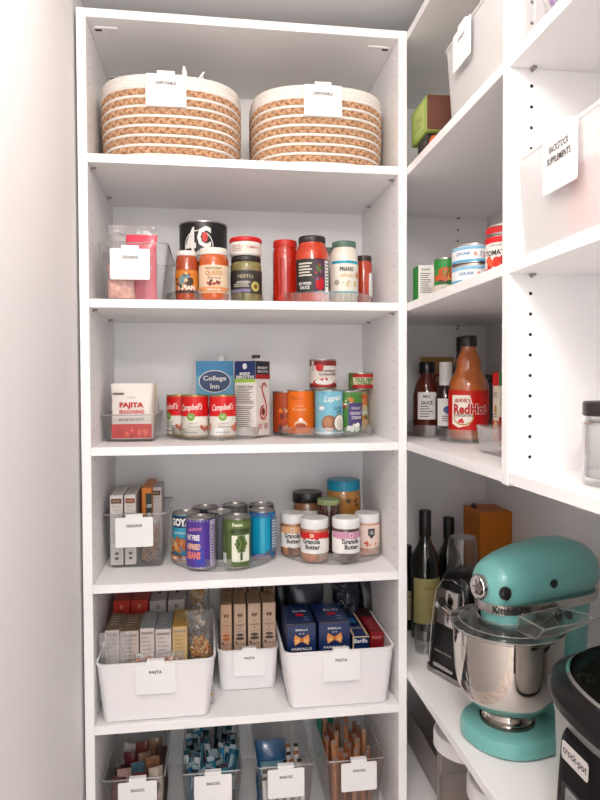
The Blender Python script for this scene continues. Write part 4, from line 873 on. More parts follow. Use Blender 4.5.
# ================================================================== RIGHT UNIT, upper shelves
MILK = clear('#ffffff', .97, .8, .25, .50, '#fbfafa')
def side_bin(label, y_far, y_near, T, h, text, cyc, cz, cw=.085, ch=.085, lines=None, w=.30, mm=None):
    """bin whose front faces -X; local x runs towards -Y"""
    L = abs(y_far-y_near); cy = (y_far+y_near)/2
    t = thing('storage_bin', label, 'bin', (XR+.006, cy, T), -PI/2, 'translucent white bins on the side shelves')
    tub(t, L, w, h, mm or MILK, L*.93, w*.95, .016, .0022, .003)
    card(t, -(cyc-cy), -.006, h+.004, cw, ch, text, lines=lines, tw=.4)
    return t
# local x = -Y? rotation -90deg: local x -> world -y, local y -> world x
side_bin('translucent white bin labelled candy on the upper side shelf', -.222, -.482, T1, .146, 'CANDY', onX(462, 50, XR).y, 0, .080, .068)
side_bin('translucent white bin labelled backstock supplements on the side shelf', -.520, -.87, T2+.0, .148, 'BACKSTOCK SUPPLEMENTS', onX(560, 150, XR).y, 0, .082, .078, ['BACKSTOCK', 'SUPPLEMENTS'])
pouch('supplement_pouch', 'pink packet showing faintly through the supplements bin', 'packet', .075, .03, .09, M('#ee7f78', .5), (XR+.034, -.665, T2+.016), -PI/2, 0, 91)
# green and brown box at left end of upper shelf
ya, yc = onX(427, 110, XR+.012).y, -.215
gb = MB()
wgb = abs(ya-yc)-.004
z0 = T1+.052; 
carton('lime green and brown tea box lying on small cartons, upper side shelf', 0, 0, 0, .13, .11, .078, 0, M('#a8bf62', .5), {'front': lambda p, w, h: (p.rect(-w*.5, w*.5, h*.02, h*.98, M('#6b4436')), p.text('PEPPERMINT', w*.12, h*.8, w*.3, h*.06, M('#d9c5b0')), p.lines(-w*.05, w*.35, h*.45, h*.72, 3, M('#d9c5b0'), .3), p.text('TEA BAGS', w*.1, h*.3, w*.4, h*.07, M('#d9c5b0')), p.lines(-w*.15, w*.35, h*.1, h*.2, 2, M('#d9c5b0'), .3)), 'left': lambda p, w, h: (p.rect(-w*.35, w*.35, h*.15, h*.85, M('#c2d07e')), p.text('TEA', 0, h*.5, w*.4, h*.2, M('#6f8a34')), p.lines(-w*.3, w*.3, h*.2, h*.35, 2, M('#6f8a34'), .3)), 'bottom': lambda p, w, h: p.lines(-w*.3, w*.3, -h*.3, h*.3, 4, M('#7f9440'), .4)}, 'tea_box', 'box', bev=.002).location = (0, 0, 0)
tb = [o for o in COL.objects if o.name.startswith('tea_box')][-1]
tb.rotation_euler = (0, 0, 0)
# seen faces: the narrow green end and the brown long side; brown side faces the camera (-Y), green end faces -X
xe = XR+.017; yb_ = onX(427, 110, xe).y
tb.location = (xe+.065, yb_+.055, z0)
sm = thing('spice_carton', 'small orange and dark carton under the tea box', 'carton', (XR+.045, yb_+.050, T1), 0)
b = MB(); b.box(-.022, .05, -.034, .03, 0, .0515, M('#2c2220', .5), .001, 1); bo = b.build('carton_body', sm)
p = Print(o=(0, -.034, 0)); p.ell(-.004, .028, .014, .02, M('#e8814a')); p.rect(-.018, .03, .002, .008, M('#d9c9b8')); p.done(bo, 'face_print')
# bag on N1
zN = T1
pb = pouch('snack_bag', 'clear bag of orange and purple sweets on the top right shelf', 'bag', .13, .06, .14, clear('#ffffff', .95, 1.8, .1, .1, bump=.8), (XR+.036, -.635, zN), -PI/2+.1, 0, 95, part='bag_film', wr=.004)
b = MB(); q = random.Random(12)
for i in range(46):
    s = .008; b.lathe([(0, -s*.6), (s*.8, -s*.3), (s, 0), (s*.8, s*.3), (0, s*.6)], [M('#ee8a4a'), M('#b18acb'), M('#f2b08a'), M('#d9d2e6'), M('#8c6ab5')][i % 5], 10, Matrix.Translation((q.uniform(-.048, .048), q.uniform(-.014, .014), q.uniform(.012, .10))) @ Matrix.Rotation(q.random()*3, 4, 'X'))
o = b.build('sweets', pb); o['kind'] = 'stuff'
cb = thing('storage_bin', 'clear bin at far left of the top right shelf', 'bin', (XR+.008, -.540, zN), -PI/2); tub(cb, .05, .25, .15, BINCLR, .045, .24, .006, .0018, .001)
# R2: cans on the middle side shelf
z2 = T2+.0002
def box_greenwhite(p, w, h): p.rect(-w*.5, -w*.1, 0, h, M('#2f8f3c'))
def Yat(px, py, X): return onX(px, py, X).y
# box, green left & white right
xa = XR+.03
carton('green and white stock cube carton at left end of shelf', 0, 0, 0, .048, .048, .0, 0, M('#f1ece8', .5), {}, 'stock_cube_box', 'carton') if 0 else None
def p_tin(p, w, h): p.rect(-w*.5, w*.5, 0, h, M('#efebe6')); p.text('KRAFT', 0, h*.88, w*.6, h*.06, M('#2f7f3c'), .03); p.lines(-w*.38, w*.38, h*.2, h*.78, 10, GREYINK, .4)
ca = onX(413.5, 280, XR+.012); cbv = onY(434, 280, ca.y-.0)
Yc1 = Yat(418.5, 285, XR+.015); zt1 = onY(420, 265, Yc1).z
wf = xat(434, 285, Yc1)-xat(418.5, 285, Yc1)
carton('green and white grated cheese carton at left end of side shelf', XR+.015+wf/2, Yc1+.021, z2, wf, .040, zt1-z2, 0, M('#2f8f3c', .45), {'front': p_tin}, 'cheese_carton', 'carton')
def sidecan(px0, px1, yt, lab, base, paint, Yc, rz=0, hh=None, zbase=None, r=None, gold=False):
    xc = (xat(px0, 270, Yc)+xat(px1, 270, Yc))/2; r = r or (xat(px1, 270, Yc)-xat(px0, 270, Yc))/2; zb_ = zbase or z2
    h = hh or (onY((px0+px1)/2, yt, Yc-r).z-zb_)
    return can(lab, xc, Yc, zb_, r, h, base, paint, rz, 'cans on the side shelf', gold=gold), (xc, Yc, r, h)
def p_sb(p, r, h): p.rect(-r*1.6, r*1.6, h*.72, h*.95, M('#2f8a3e')); p.text('SKYLINE', 0, h*.62, r*1.6, h*.22, M('#d9551f'), .05, arch=.003); p.blobs(0, h*.45, r*1.2, h*.06, 14, .006, [M('#c9602c'), M('#f0b070'), M('#8e4a28')], 3); p.text('CREAM STYLE', 0, h*.32, r*1.5, h*.09, INK, .03); p.rect(-r*1.6, r*1.6, .005, h*.24, M('#cfc3b8')); p.text('SOUP', 0, h*.14, r, h*.08, INK)
t_, (xs, ys, rs_, hs_) = sidecan(434.5, 456.5, 257, 'green can with orange lettering beside the cheese carton', M('#3b8f46', .4), p_sb, Yc1-.105, -.2)
def p_tuna(p, r, h): p.rect(-r*3, r*3, h*.7, h*.86, M('#8fc3dd')); p.rect(-r*3, r*3, h*.08, h*.2, M('#5fb2d6')); p.text('CHUNK', -r*.4, h*.5, r*.7, h*.16, M('#4d8fb8'), .02); p.blobs(r*.5, h*.45, r*.5, h*.14, 14, .003, [M('#9fb0c0'), M('#e6a9a0'), M('#c3d4de')], 2); p.text('TUNA', r*.6, h*.5, r*.6, h*.14, M('#7b6d80'), .02)
ytn = ys-.1
rt = .0435; xt = XR+.008+rt; yt_ = -.262
can('lower white and blue tuna tin on the side shelf', xt, yt_, z2, rt, .037, M('#efeeee', .4), p_tuna, -.35, 'stacked tuna tins')
can('upper white and blue tuna tin, topmost of its stack', xt, yt_, z2+.0374, rt, .037, M('#efeeee', .4), p_tuna, -.5, 'stacked tuna tins')
def p_tom(p, r, h): p.rect(-r*3, r*3, h*.80, h*.97, RED); p.text('ORGANIC', 0, h*.72, r*1.2, h*.06, INK); p.text('TOMATOES', 0, h*.52, r*1.7, h*.15, INK, .02); p.blobs(0, h*.25, r*1.1, h*.1, 10, .010, [M('#e5402c'), M('#f06a4a'), M('#c92a1c')], 4); p.rect(-r*3, r*3, h*.05, h*.1, M('#c92a2c'))
rr_ = .0335
can('red and white tomato can next to the divider', XR+.012+rr_, -.405, z2, rr_, .060, M('#f1ece6', .4), p_tom, -.75, 'tomato cans by the divider')
can('short tomato tin stacked on the can next to the divider', XR+.012+rr_, -.405, z2+.0604, rr_, .0+.018, M('#c92a2c', .4), None, -.75, 'tomato cans by the divider')
can('tall red and white tomato can behind the one next to the divider', XR+.012+.105, -.400, z2, rr_, .100, M('#efe3dc', .4), p_tom, -.6, 'tomato cans by the divider')
can('grey topped can behind the tuna tins', XR+.150, -.30, z2, .036, .086, M('#8d8a90', .4), None, 0, None)
# R3: bottles
z3 = T3
def bottle(label, cx, cy, T, prof, m, cap, capm, group=None, name='bottle', cat='bottle', rz=0, paint=None, wrap=None, wrapm=None, handle=None):
    t = thing(name, label, cat, (cx, cy, T), rz, group); b = MB(); b.lathe(prof+[(0, prof[-1][1])], m, 32); b.build('bottle_body', t)
    r0, z0_, z1_ = cap; b = MB(); b.lathe([(r0*.98, z0_), (r0, z0_+.002), (r0, z1_-.002), (r0*.92, z1_), (0, z1_)], capm, 24); b.build('cap', t)
    if wrap: r, v0, v1, ang = wrap; p = Print(r=r); p.rect(-r*ang, r*ang, v0, v1, wrapm or PAPER); lab = p.done(t, 'paper_label')
    if paint: q = Print(r=wrap[0]+.0004); paint(q, wrap[0], prof[-1][1]); q.done(lab, 'label_print')
    if handle: b = MB(); b.tube(handle, .005, m, 8); b.build('handle', t)
    return t
yt1 = .095
def ttt(label, cx, cy, r): turntable(label, cx, cy, z3, r, .026)
ttt('small clear turntable under the hot sauce bottle on the side shelf', xat(470, 420, -.005), -.005, .074)
ttt('clear turntable under the barbecue sauce in the corner', XR+.131, .200, .115)
zs = z3+TT+.0002
Yh = -.005; xh = xat(468.5, 420, Yh); rh = (xat(487.5, 420, Yh)-xat(449.5, 420, Yh))/2*.98; Hh = onY(469, 336, Yh).z-zs
P = lambda *a: [(r*rh, z*Hh) for r, z in a]
def p_hot(p, r, h):
    p.rect(-r*1.5, r*1.5, h*.10, h*.48, M('#d9241c', .35)); p.poly([(-r*1.0, h*.47), (-r*.05, h*.47), (r*.1, h*.36), (r*.1, h*.24), (-r*.1, h*.16), (-r*.6, h*.13), (-r*1.0, h*.17)], M('#f6efe6')); p.ell(-r*.38, h*.24, r*.52, h*.085, M('#c9a45a')); p.ell(-r*.38, h*.245, r*.47, h*.075, M('#f6efe6'))
    p.text("FRANK'S", -r*.42, h*.42, r*.8, h*.045, M('#b93322'), .03, arch=.004); p.text('RedHot', -r*.02, h*.325, r*1.75, h*.115, M('#f6efe6'), .09); p.text('RedHot', -r*.02, h*.325, r*1.7, h*.105, M('#c41d1a'), .04); p.text('ORIGINAL', -r*.35, h*.26, r*.95, h*.03, M('#3a2a26'), .02); p.blobs(-r*.45, h*.2, r*.12, h*.02, 4, .004, [RED], 3); p.text('CAYENNE', r*.6, h*.12, r*.6, h*.02, M('#f0c0a0'))
SAUCE = M('#bb6a32', .12, coat=1, var=.2, vscale=60)
bottle('large orange hot sauce bottle with red label and black cap', xh, Yh, zs, P((.9, 0), (1, .02), (1, .48), (.985, .53), (.92, .575), (.79, .62), (.67, .655), (.64, .69), (.645, .73), (.58, .78), (.44, .83), (.37, .87), (.37, .91)), SAUCE, (rh*.42, Hh*.895, Hh), BLACK, rz=-.28, paint=p_hot, wrap=(rh, Hh*.09, Hh*.475, 1.5), wrapm=M('#cf2a20', .4))
Yq = .185; xq = xat(427, 400, Yq); rq = (xat(442, 400, Yq)-xat(415, 400, Yq))/2; Hq = onY(427, 362, Yq).z-zs
bottle('brown barbecue sauce jug with white label in the corner', xq, Yq, zs, [(rq*.92, 0), (rq, .006), (rq, Hq*.52), (rq*.8, Hq*.70), (rq*.5, Hq*.80), (rq*.46, Hq*.86)], M('#5d2417', .15, coat=1), (rq*.56, Hq*.84, Hq), BLACK, rz=-.35, paint=lambda p, r, h: (p.text('SAUCE', 0, h*.5, r*.8, h*.06, INK, .03), p.lines(-r*.45, r*.45, h*.25, h*.45, 5, GREYINK, .4), p.text('BBQ', 0, h*.6, r*.5, h*.05, INK, .02)), wrap=(rq, Hq*.20, Hq*.62-.008, .65), handle=[(rq*.45, 0, Hq*.80), (rq*.85, 0, Hq*.82), (rq*1.05, 0, Hq*.74), (rq*1.0, 0, Hq*.6)])
Yq = .118; xq = xat(446, 400, Yq); rq = .026; Hq = onY(447, 362, Yq).z-zs
bottle('dark sauce bottle with tall white cap behind the hot sauce', xq-.001, Yq, zs, [(rq*.92, 0), (rq, .005), (rq, Hq*.52), (rq*.7, Hq*.64), (rq*.5, Hq*.7)], M('#2a1715', .15, coat=1), (rq*.62, Hq*.68, Hq), CARD, paint=lambda p, r, h: (p.ell(0, h*.5, r*.6, h*.08, M('#5668a8')), p.lines(-r*.7, r*.6, h*.25, h*.38, 3, GREYINK, .4)), wrap=(rq, Hq*.13, Hq*.5, 1.2))
Yq = .13; xq = xat(460, 345, Yq); rq = .030; Hq = onY(460, 337, Yq).z-zs
bottle('black-capped dark bottle directly behind the hot sauce', xq+.006, Yq, zs, [(rq*.92, 0), (rq, .005), (rq, Hq*.6), (rq*.6, Hq*.75), (rq*.45, Hq*.85)], M('#241a14', .15, coat=1), (rq*.5, Hq*.84, Hq), BLACK)
Yq = .03; xq = xat(491, 400, Yq); rq = .024; Hq = onY(491, 372, Yq).z-zs
bottle('slim dark bottle at the right of the hot sauce', xq+.008, Yq+.03, z3, [(rq*.92, 0), (rq, .005), (rq, Hq*.66), (rq*.6, Hq*.8), (rq*.45, Hq*.9)], M('#1e211b', .15, coat=1), (rq*.5, Hq*.88, Hq), BLACK)
pouch('seasoning_bag', 'beige snack bag behind the barbecue sauce jug', 'bag', .10, .04, onY(440, 357, .28).z-z3, M('#b5925f', .5), (xat(438, 400, .28), .285, z3), 0, 0, 97)
xz = XR+.012
rd = carton('narrow red and cream rice carton half hidden by the divider', 0, 0, 0, .05, .030, .160, 0, M('#f0e6d6', .45), {'left': lambda p, w, h: (p.rect(-w*.5, w*.5, h*.82, h, RED), p.text('RICE', 0, h*.7, w*.6, h*.07, INK), p.ell(0, h*.5, w*.2, h*.06, M('#d8a050')), p.rect(-w*.5, w*.5, h*.05, h*.35, M('#d33a30')), p.ell(w*.05, h*.25, w*.3, h*.1, M('#e9c9a0')), p.lines(-w*.3, w*.3, h*.38, h*.44, 2, GREYINK)), 'front': lambda p, w, h: (p.rect(-w*.5, w*.5, h*.82, h, M('#3d8a48')), p.text('RICE', 0, h*.7, w*.6, h*.07, INK), p.rect(-w*.5, w*.5, h*.08, h*.4, M('#d33a30')))}, 'rice_carton', 'carton')
rd.location = (xat(497, 400, -.28)+.025+.001, -.28+.04, z3+.016)
cc = thing('clear_container', 'small clear plastic container beside the divider', 'container', (XR+.072, -.245, z3)); tub(cc, .10, .11, .055, ACRYLE, .09, .10, .01, .002, .002).location = (.05, -.0, 0)
rd.location = (xat(497, 400, -.14)+.027, -.13, z3+.0002); cc.location = (xat(491, 445, -.30)+.001, -.335, z3)
# glass jar with black lid on near bay
Yj = -.66; xj = xat(587.5, 450, Yj)+.045
gjr = thing('glass_canister', 'round glass canister with black lid on the right-hand shelf', 'canister', (xj, Yj, T3))
b = MB(); rj = .045; hj = .095
b.lathe([(rj*.8, 0), (rj*.97, .002), (rj, .01), (rj, hj*.84), (rj*.94, hj*.9), (rj*.94, hj*.98), (rj*.90, hj*.98), (rj*.90, hj*.9), (rj*.95, hj*.83), (rj*.95, .012), (rj*.5, .008), (0, .008)], ACRYLE, 40); b.build('glass_body', gjr)
b = MB(); b.lathe([(rj*.98, hj*.985), (rj, hj), (rj, hj+.016), (rj*.96, hj+.018), (0, hj+.018)], M('#2c2523', .35), 40); b.build('lid', gjr)
b = MB(); b.ring([(rj*.94, hj*.86), (rj*1.03, hj*.87), (rj*1.03, hj*.90), (rj*.94, hj*.91)], CHROME, 32); b.build('clasp_ring', gjr)
# ================================================================== COUNTER
# --- stand mixer
AQ = M('#80bfba', .28, coat=.35)
mx = thing('stand_mixer', 'aqua stand mixer with polished steel bowl on the counter shelf', 'mixer', (.820, -.296, TC), math.radians(180+15)); mx.scale = (.92, .92, 1.0)
BX, BY = .822, -.3
# local: +x is the front of the mixer (towards -X in the room)
def seclist(stations, axis='x', n=28, pw=2.3):
    out = []
    for s in stations:
        if axis == 'x': x, zc, hw, hh = s; out.append([Vector((x, sup(hw, hh, pw, 2*PI*i/n)[0], zc+sup(hw, hh, pw, 2*PI*i/n)[1])) for i in range(n)])
        else: z, xc, hx, hy = s; out.append([Vector((xc+sup(hx, hy, pw, 2*PI*i/n)[0], sup(hx, hy, pw, 2*PI*i/n)[1], z)) for i in range(n)])
    return out
b = MB()
def base_out(z, g):
    o = []; n = 48
    for i in range(n):
        a = 2*PI*i/n; c, s = math.cos(a), math.sin(a)
        hx = .103-g if c > 0 else .205-g; hy = (.097-g)*(1 if c > 0 else 1-.22*abs(c)**1.5)
        o.append(Vector((sup(hx, 1, 2.3 if c > 0 else 3, a)[0]-.012, sup(1, hy, 2.3 if c > 0 else 3, a)[1], z)))
    return o
b.loft([base_out(.001, .006), base_out(.004, 0), base_out(.022, 0), base_out(.030, .004), base_out(.034, .014)], AQ); base = b.build('base', mx)
b = MB(); b.loft(seclist([(.030, -.150, .066, .080), (.05, -.152, .055, .064), (.10, -.150, .047, .050), (.16, -.150, .050, .046), (.215, -.145, .060, .048), (.262, -.140, .070, .050)], 'z'), AQ); b.build('column', mx)
b = MB()
ZH = .306
b.loft(seclist([(.066, ZH-.012, .018, .018), (.063, ZH-.011, .034, .030), (.055, ZH-.009, .046, .040), (.038, ZH-.005, .054, .047), (.010, ZH, .059, .052), (-.04, ZH+.006, .062, .057), (-.10, ZH+.010, .063, .060), (-.15, ZH+.009, .062, .058), (-.19, ZH+.003, .054, .051), (-.212, ZH-.002, .042, .039), (-.222, ZH-.005, .020, .022)], 'x', 32, 2.35), AQ); head = b.build('motor_head', mx)
b = MB()     # silver trim band round the head
def bandsec(z, g, n=180):
    o = []
    for i in range(n):
        a = 2*PI*i/n; x, y = sup(.142, .0590+g, 3.0, a); o.append(Vector((x-.079+(g if x > 0 else -g), y, z)))
    return o
b.loft([bandsec(.2525, -.004), bandsec(.2530, .002), bandsec(.2710, .0045), bandsec(.2715, -.001)], M('#c9c4c0', .25, 1)); band = b.build('trim_band', mx)
b = MB(); b.lathe([(.050, .228), (.054, .231), (.056, .2600), (.050, .2620)], AQ, 36, Matrix.Translation((.000, 0, 0))); b.lathe([(.030, .214), (.048, .216), (.0535, .220), (.0535, .2278), (.045, .228)], M('#b9b4b0', .2, 1), 36, Matrix.Translation((.000, 0, 0))); b.build('beater_hub', mx)
# brand lettering on the near side of the band front
b = Print(r=.067, c=(0, 0))
p = Print(o=(0, 0, 0), ux=(1, 0, 0), nn=(0, 1, 0))
p.text('KitchenAid', .068, .2620, .080, .0140, INK, .03)
arc = [(0, Vector((sup(.1462, .0632, 3.0, 0)[0]-.079, 0, 0)))]      # wrap the word round the front curve of the band
for i in range(1, 400):
    a = PI*i/400; q_ = Vector((sup(.1462, .0632, 3.0, a)[0]-.079, sup(.1462, .0632, 3.0, a)[1], 0)); arc.append((arc[-1][0]+(q_-arc[-1][1]).length, q_))
for v in p.mb.v:
    k = min(range(400), key=lambda k: abs(arc[k][0]-v.x)); v.x, v.y = arc[k][1].x+.0006, arc[k][1].y+.0014
p.done(band, 'lettering')
b = MB(); Mh = Matrix.Translation((.064, .0, ZH-.008)) @ Matrix.Rotation(PI/2, 4, 'Y')
b.lathe([(.021, -.004), (.023, 0), (.0235, .012), (.021, .0155), (.017, .014), (0, .014)], CHROME, 28, Mh); hubc = b.build('attachment_hub_cap', mx)
b = MB()
for k in range(3): b.box(-.001, .001, -.014, .014, .0142, .0152, GREYINK, M=Mh @ Matrix.Rotation(k*PI/3, 4, 'Z'))
b.build('hub_star', hubc)
b = MB(); b.tube([(.050, .036, ZH-.010), (.053, .060, ZH-.010)], .006, BLACK, 10); b.lathe([(0, 0), (.010, .001), (.0125, .006), (.012, .013), (.008, .016), (0, .0165)], BLACK, 18, Matrix.Translation((.053, .046, ZH-.008)) @ Matrix.Rotation(-PI/2, 4, 'X')); b.build('hub_knob', mx)
b = MB(); b.lathe([(0, 0), (.008, 0), (.0085, .003), (0, .0032)], BLACK, 16, Matrix.Translation((-.060, .0650, ZH+.000)) @ Matrix.Rotation(-PI/2, 4, 'X')); b.build('speed_port', mx)
for px_, ln in ((-.06, .0), (-.085, .0)):
    b = MB(); b.tube([(px_, .052, .250), (px_, .076, .248)], .003, CHROME, 8); b.lathe([(0, 0), (.007, .001), (.0085, .006), (.007, .011), (0, .012)], BLACK, 14, Matrix.Translation((px_, .074, .248)) @ Matrix.Rotation(-PI/2, 4, 'X')); b.build('control_lever', mx)
b = MB(); b.lathe([(0, 0), (.006, 0), (.005, .004), (0, .005)], CHROME, 14, Matrix.Translation((-.14, .0495, .155)) @ Matrix.Rotation(-PI/2, 4, 'X')); b.build('tilt_lock_screw', mx)
bowl = MB(); BS = M('#cfc9c3', .07, 1)
bowl.lathe([(.052, .037), (.053, .044), (.049, .047), (.047, .056), (.060, .061), (.078, .072), (.093, .088), (.103, .108), (.1085, .135), (.111, .175), (.112, .214), (.1145, .2165), (.1145, .2185), (.1105, .2195), (.110, .210), (.108, .14), (.10, .108), (.075, .075), (.04, .066), (0, .064)], BS, 56); bw_ = bowl.build('mixing_bowl', mx)
b = MB(); b.ring([(.050, .0345), (.056, .0345), (.056, .040), (.050, .040)], M('#8b8580', .2, 1), 36); b.build('bowl_foot_ring', bw_)
b = MB(); b.lathe([(0, .0342), (.048, .0342), (.048, .0365), (0, .0365)], M('#55504c', .35, 1), 32); b.build('bowl_plate', mx)
# clear pouring shield: ring with raised inner step plus a chute on the camera's right
sh_ = MB(); SH = clear('#fafaf8', .975, 2.4, .06, .02)
sh_.ring([(.060, .232), (.070, .2325), (.098, .224), (.1165, .2200), (.1175, .2215), (.099, .2265), (.071, .2355), (.060, .235)], SH, 56)
for r_, z_ in ((.1172, .2212), (.0985, .2262), (.0610, .2352)): sh_.tube([(r_*math.cos(2*PI*i/48), r_*math.sin(2*PI*i/48), z_) for i in range(48)], .0011, RIMC, 5, True)
so = sh_.build('pouring_shield', mx)
b = MB()
ch_b = [(.030, .060), (-.030, .060), (-.030, .112), (.030, .112)]; ch_t = [(.040, .078), (-.075, .070), (-.095, .150), (.045, .150)]
v = [Vector((x, y, .230)) for x, y in ch_b]+[Vector((x, y, .262)) for x, y in ch_t]
vi = [Vector((x*.92, (y-.09)*.92+.09, .2305)) for x, y in ch_b]+[Vector((x*.95, (y-.11)*.95+.11, .2625)) for x, y in ch_t]
b.add(v+vi, [[0, 1, 5, 4], [1, 2, 6, 5], [2, 3, 7, 6], [3, 0, 4, 7], [8, 12, 13, 9], [9, 13, 14, 10], [10, 14, 15, 11], [11, 15, 12, 8], [4, 5, 13, 12], [5, 6, 14, 13], [6, 7, 15, 14], [7, 4, 12, 15]], SH)
b.tube([v[4], v[5], v[6], v[7]], .0013, RIMC, 6, True)
for k in range(4): b.tube([v[k], v[k+4]], .0010, RIMC, 5)
b.tube([v[0], v[1], v[2], v[3]], .0010, RIMC, 5, True); b.build('pouring_chute', so)
b = MB(); b.lathe([(0, 0), (.006, 0), (.007, .10), (0, .105)], STEEL, 12, Matrix.Translation((.008, 0, .115))); b.build('beater_shaft', mx)
# --- electric can opener, black and chrome
oc = Vector((.7825, -.048, 0)); nrm = Vector((-.929, -.37, 0)); ang = math.atan2(-.37, -.929)+PI/2
op = thing('can_opener', 'black and chrome electric can opener left of the mixer', 'can opener', (oc.x+.052, oc.y+.020, TC), ang)
# local: front is -y
BLK = M('#0f0e10', .3, spec=.35)
def rsec(w, d, r, y, z): return rrect(w, d, r, 0, y, z, 4)
b = MB(); b.loft([rsec(.126, .112, .018, 0, .001), rsec(.130, .116, .02, 0, .006), rsec(.128, .112, .02, .0, .014)], M('#a9a5a3', .25, 1)); b.build('chrome_foot', op)
b = MB(); b.loft([rsec(.120, .106, .02, 0, .0142), rsec(.116, .100, .022, .004, .08), rsec(.108, .092, .024, .010, .17), rsec(.100, .086, .026, .014, .215), rsec(.088, .072, .026, .016, .232), rsec(.06, .045, .02, .017, .239)], BLK); ob = b.build('housing', op)
b = MB(); b.tube([(-.055, -.047, .02), (-.052, -.043, .10), (-.045, -.034, .19), (-.034, -.026, .215), (0, -.024, .222), (.034, -.026, .215), (.045, -.034, .19), (.052, -.043, .10), (.055, -.047, .02)], .0022, CHROME, 8); b.build('chrome_edge', ob)
b = MB(); b.box(-.034, .034, -.008, .006, 0, .085, M('#cfcac6', .15, 1), .006, 2, Matrix.Translation((-.0, -.040, .118)) @ Matrix.Rotation(-.10, 4, 'X')); cp_ = b.build('cutter_plate', op)
b = MB(); b.box(-.028, .028, -.020, -.006, .004, .020, M('#d8d4d0', .12, 1), .004, 2, Matrix.Translation((0, -.040, .150)) @ Matrix.Rotation(.3, 4, 'Y')); b.lathe([(0, 0), (.011, 0), (.011, .006), (0, .007)], BLACK, 16, Matrix.Translation((.0, -.054, .178)) @ Matrix.Rotation(PI/2, 4, 'X')); b.build('cutting_lever', cp_)
p = Print(o=(0, -.0545, 0), nn=(0, -1, .06)); p.text('Hamilton Beach', .0, .060, .056, .0055, M('#cfcac6')); p.done(ob, 'lettering')
b = MB(); b.box(-.032, .032, -.0575, -.050, .020, .030, M('#bdb8b4', .2, 1), .003, 2); b.build('chrome_slot', ob)
# --- clear tumbler upside down behind it
t = thing('clear_cup', 'upside-down clear plastic cup behind the black can opener', 'cup', (onY(465, 560, .06).x, .075, TC)); 
hc_ = onY(465, 538, .06).z-TC
b = MB(); b.ring([(.0425, 0), (.0425, .004), (.0405, .02), (.036, hc_-.012), (.032, hc_-.001), (.0305, hc_-.002), (.034, hc_-.013), (.0385, .02), (.0405, .0)], clear('#fafafa', .985, 2.2, .04, .01), 36); b.build('cup_wall', t)
b = MB(); b.lathe([(0, hc_-.004), (.031, hc_-.003), (.0305, hc_), (0, hc_-.001)], clear('#fafafa', .985, 2.2, .04, .01), 36); b.build('cup_base', t)
# --- wine bottles
GL = M('#14140f', .06, coat=1)
def wine(px, pyt, Yc, lab, lm, sc=1):
    x = onY(px, 560, Yc).x; H = onY(px, pyt, Yc).z-TC; r = .0375*sc
    return bottle(lab, x, Yc, TC, [(r*.85, 0), (r, .005), (r, H*.60), (r*.92, H*.65), (r*.5, H*.74), (r*.38, H*.79), (r*.37, H*.96), (r*.41, H*.962), (r*.41, H*.99)], GL, (r*.43, H*.80, H), M('#171314', .4), 'wine bottles in the corner', 'wine_bottle', 'bottle', 0, (lambda p, rr, h: (p.text('VINO', 0, h*.42, rr*.8, h*.03, M('#8a6f3a'), .02), p.lines(-rr*.7, rr*.7, h*.2, h*.36, 5, M('#a3966a'), .3))) if lm else None, (r, H*.14, H*.49, 1.2) if lm else (r, H*.15, H*.4, .9), lm or M('#4a4640'))
wine(425, 510, .19, 'tall dark wine bottle with cream label, front left of the corner', M('#aaa06c', .5))
wine(448.5, 517, .268, 'dark wine bottle just right of the cream-labelled one', None, .95)
wine(406, 545, .27, 'dark wine bottle mostly hidden at the corner post', M('#b9b08a', .5))
t = thing('drinking_glass', 'short clear glass standing before the wine bottles', 'glass', (onZ(419, 640, TC).x-.004, .105, TC))
b = MB(); b.ring([(.028, 0), (.031, .06), (.0295, .06), (.0265, .004)], ACRYLE, 30); b.build('glass_wall', t); b = MB(); b.lathe([(0, 0), (.027, 0), (.0265, .004), (0, .004)], ACRYLE, 30); b.build('glass_base', t)
# --- orange box
Yo = .185; x0 = xat(480, 540, Yo); x1 = xat(513, 540, Yo); ho = onY(480, 513, Yo).z-TC
ob = carton('tall plain orange box against the corner behind the mixer', (x0+x1)/2, Yo+.06, TC, min(x1, XB-.002)-x0, .115, ho, 0, M('#d98322', .5, var=.04), {'left': lambda p, w, h: p.text('x', 0, h*.75, w*.15, h*.03, M('#a8651a')), 'top': lambda p, w, h: p.rect(-w*.45, w*.45, -h*.02, h*.0, M('#8a5216'))}, 'orange_box', 'box')
tg = MB(); tg.tube([(x0+.012, Yo+.06, TC+ho+.001), (x0+.012, Yo+.075, TC+ho+.010), (x0+.014, Yo+.09, TC+ho+.001)], .004, M('#3a2418'), 6)
tg.v = [v-Vector(((x0+min(x1, XB-.002))/2, Yo+.06, TC)) for v in tg.v]; tg.build('carry_tab', ob)
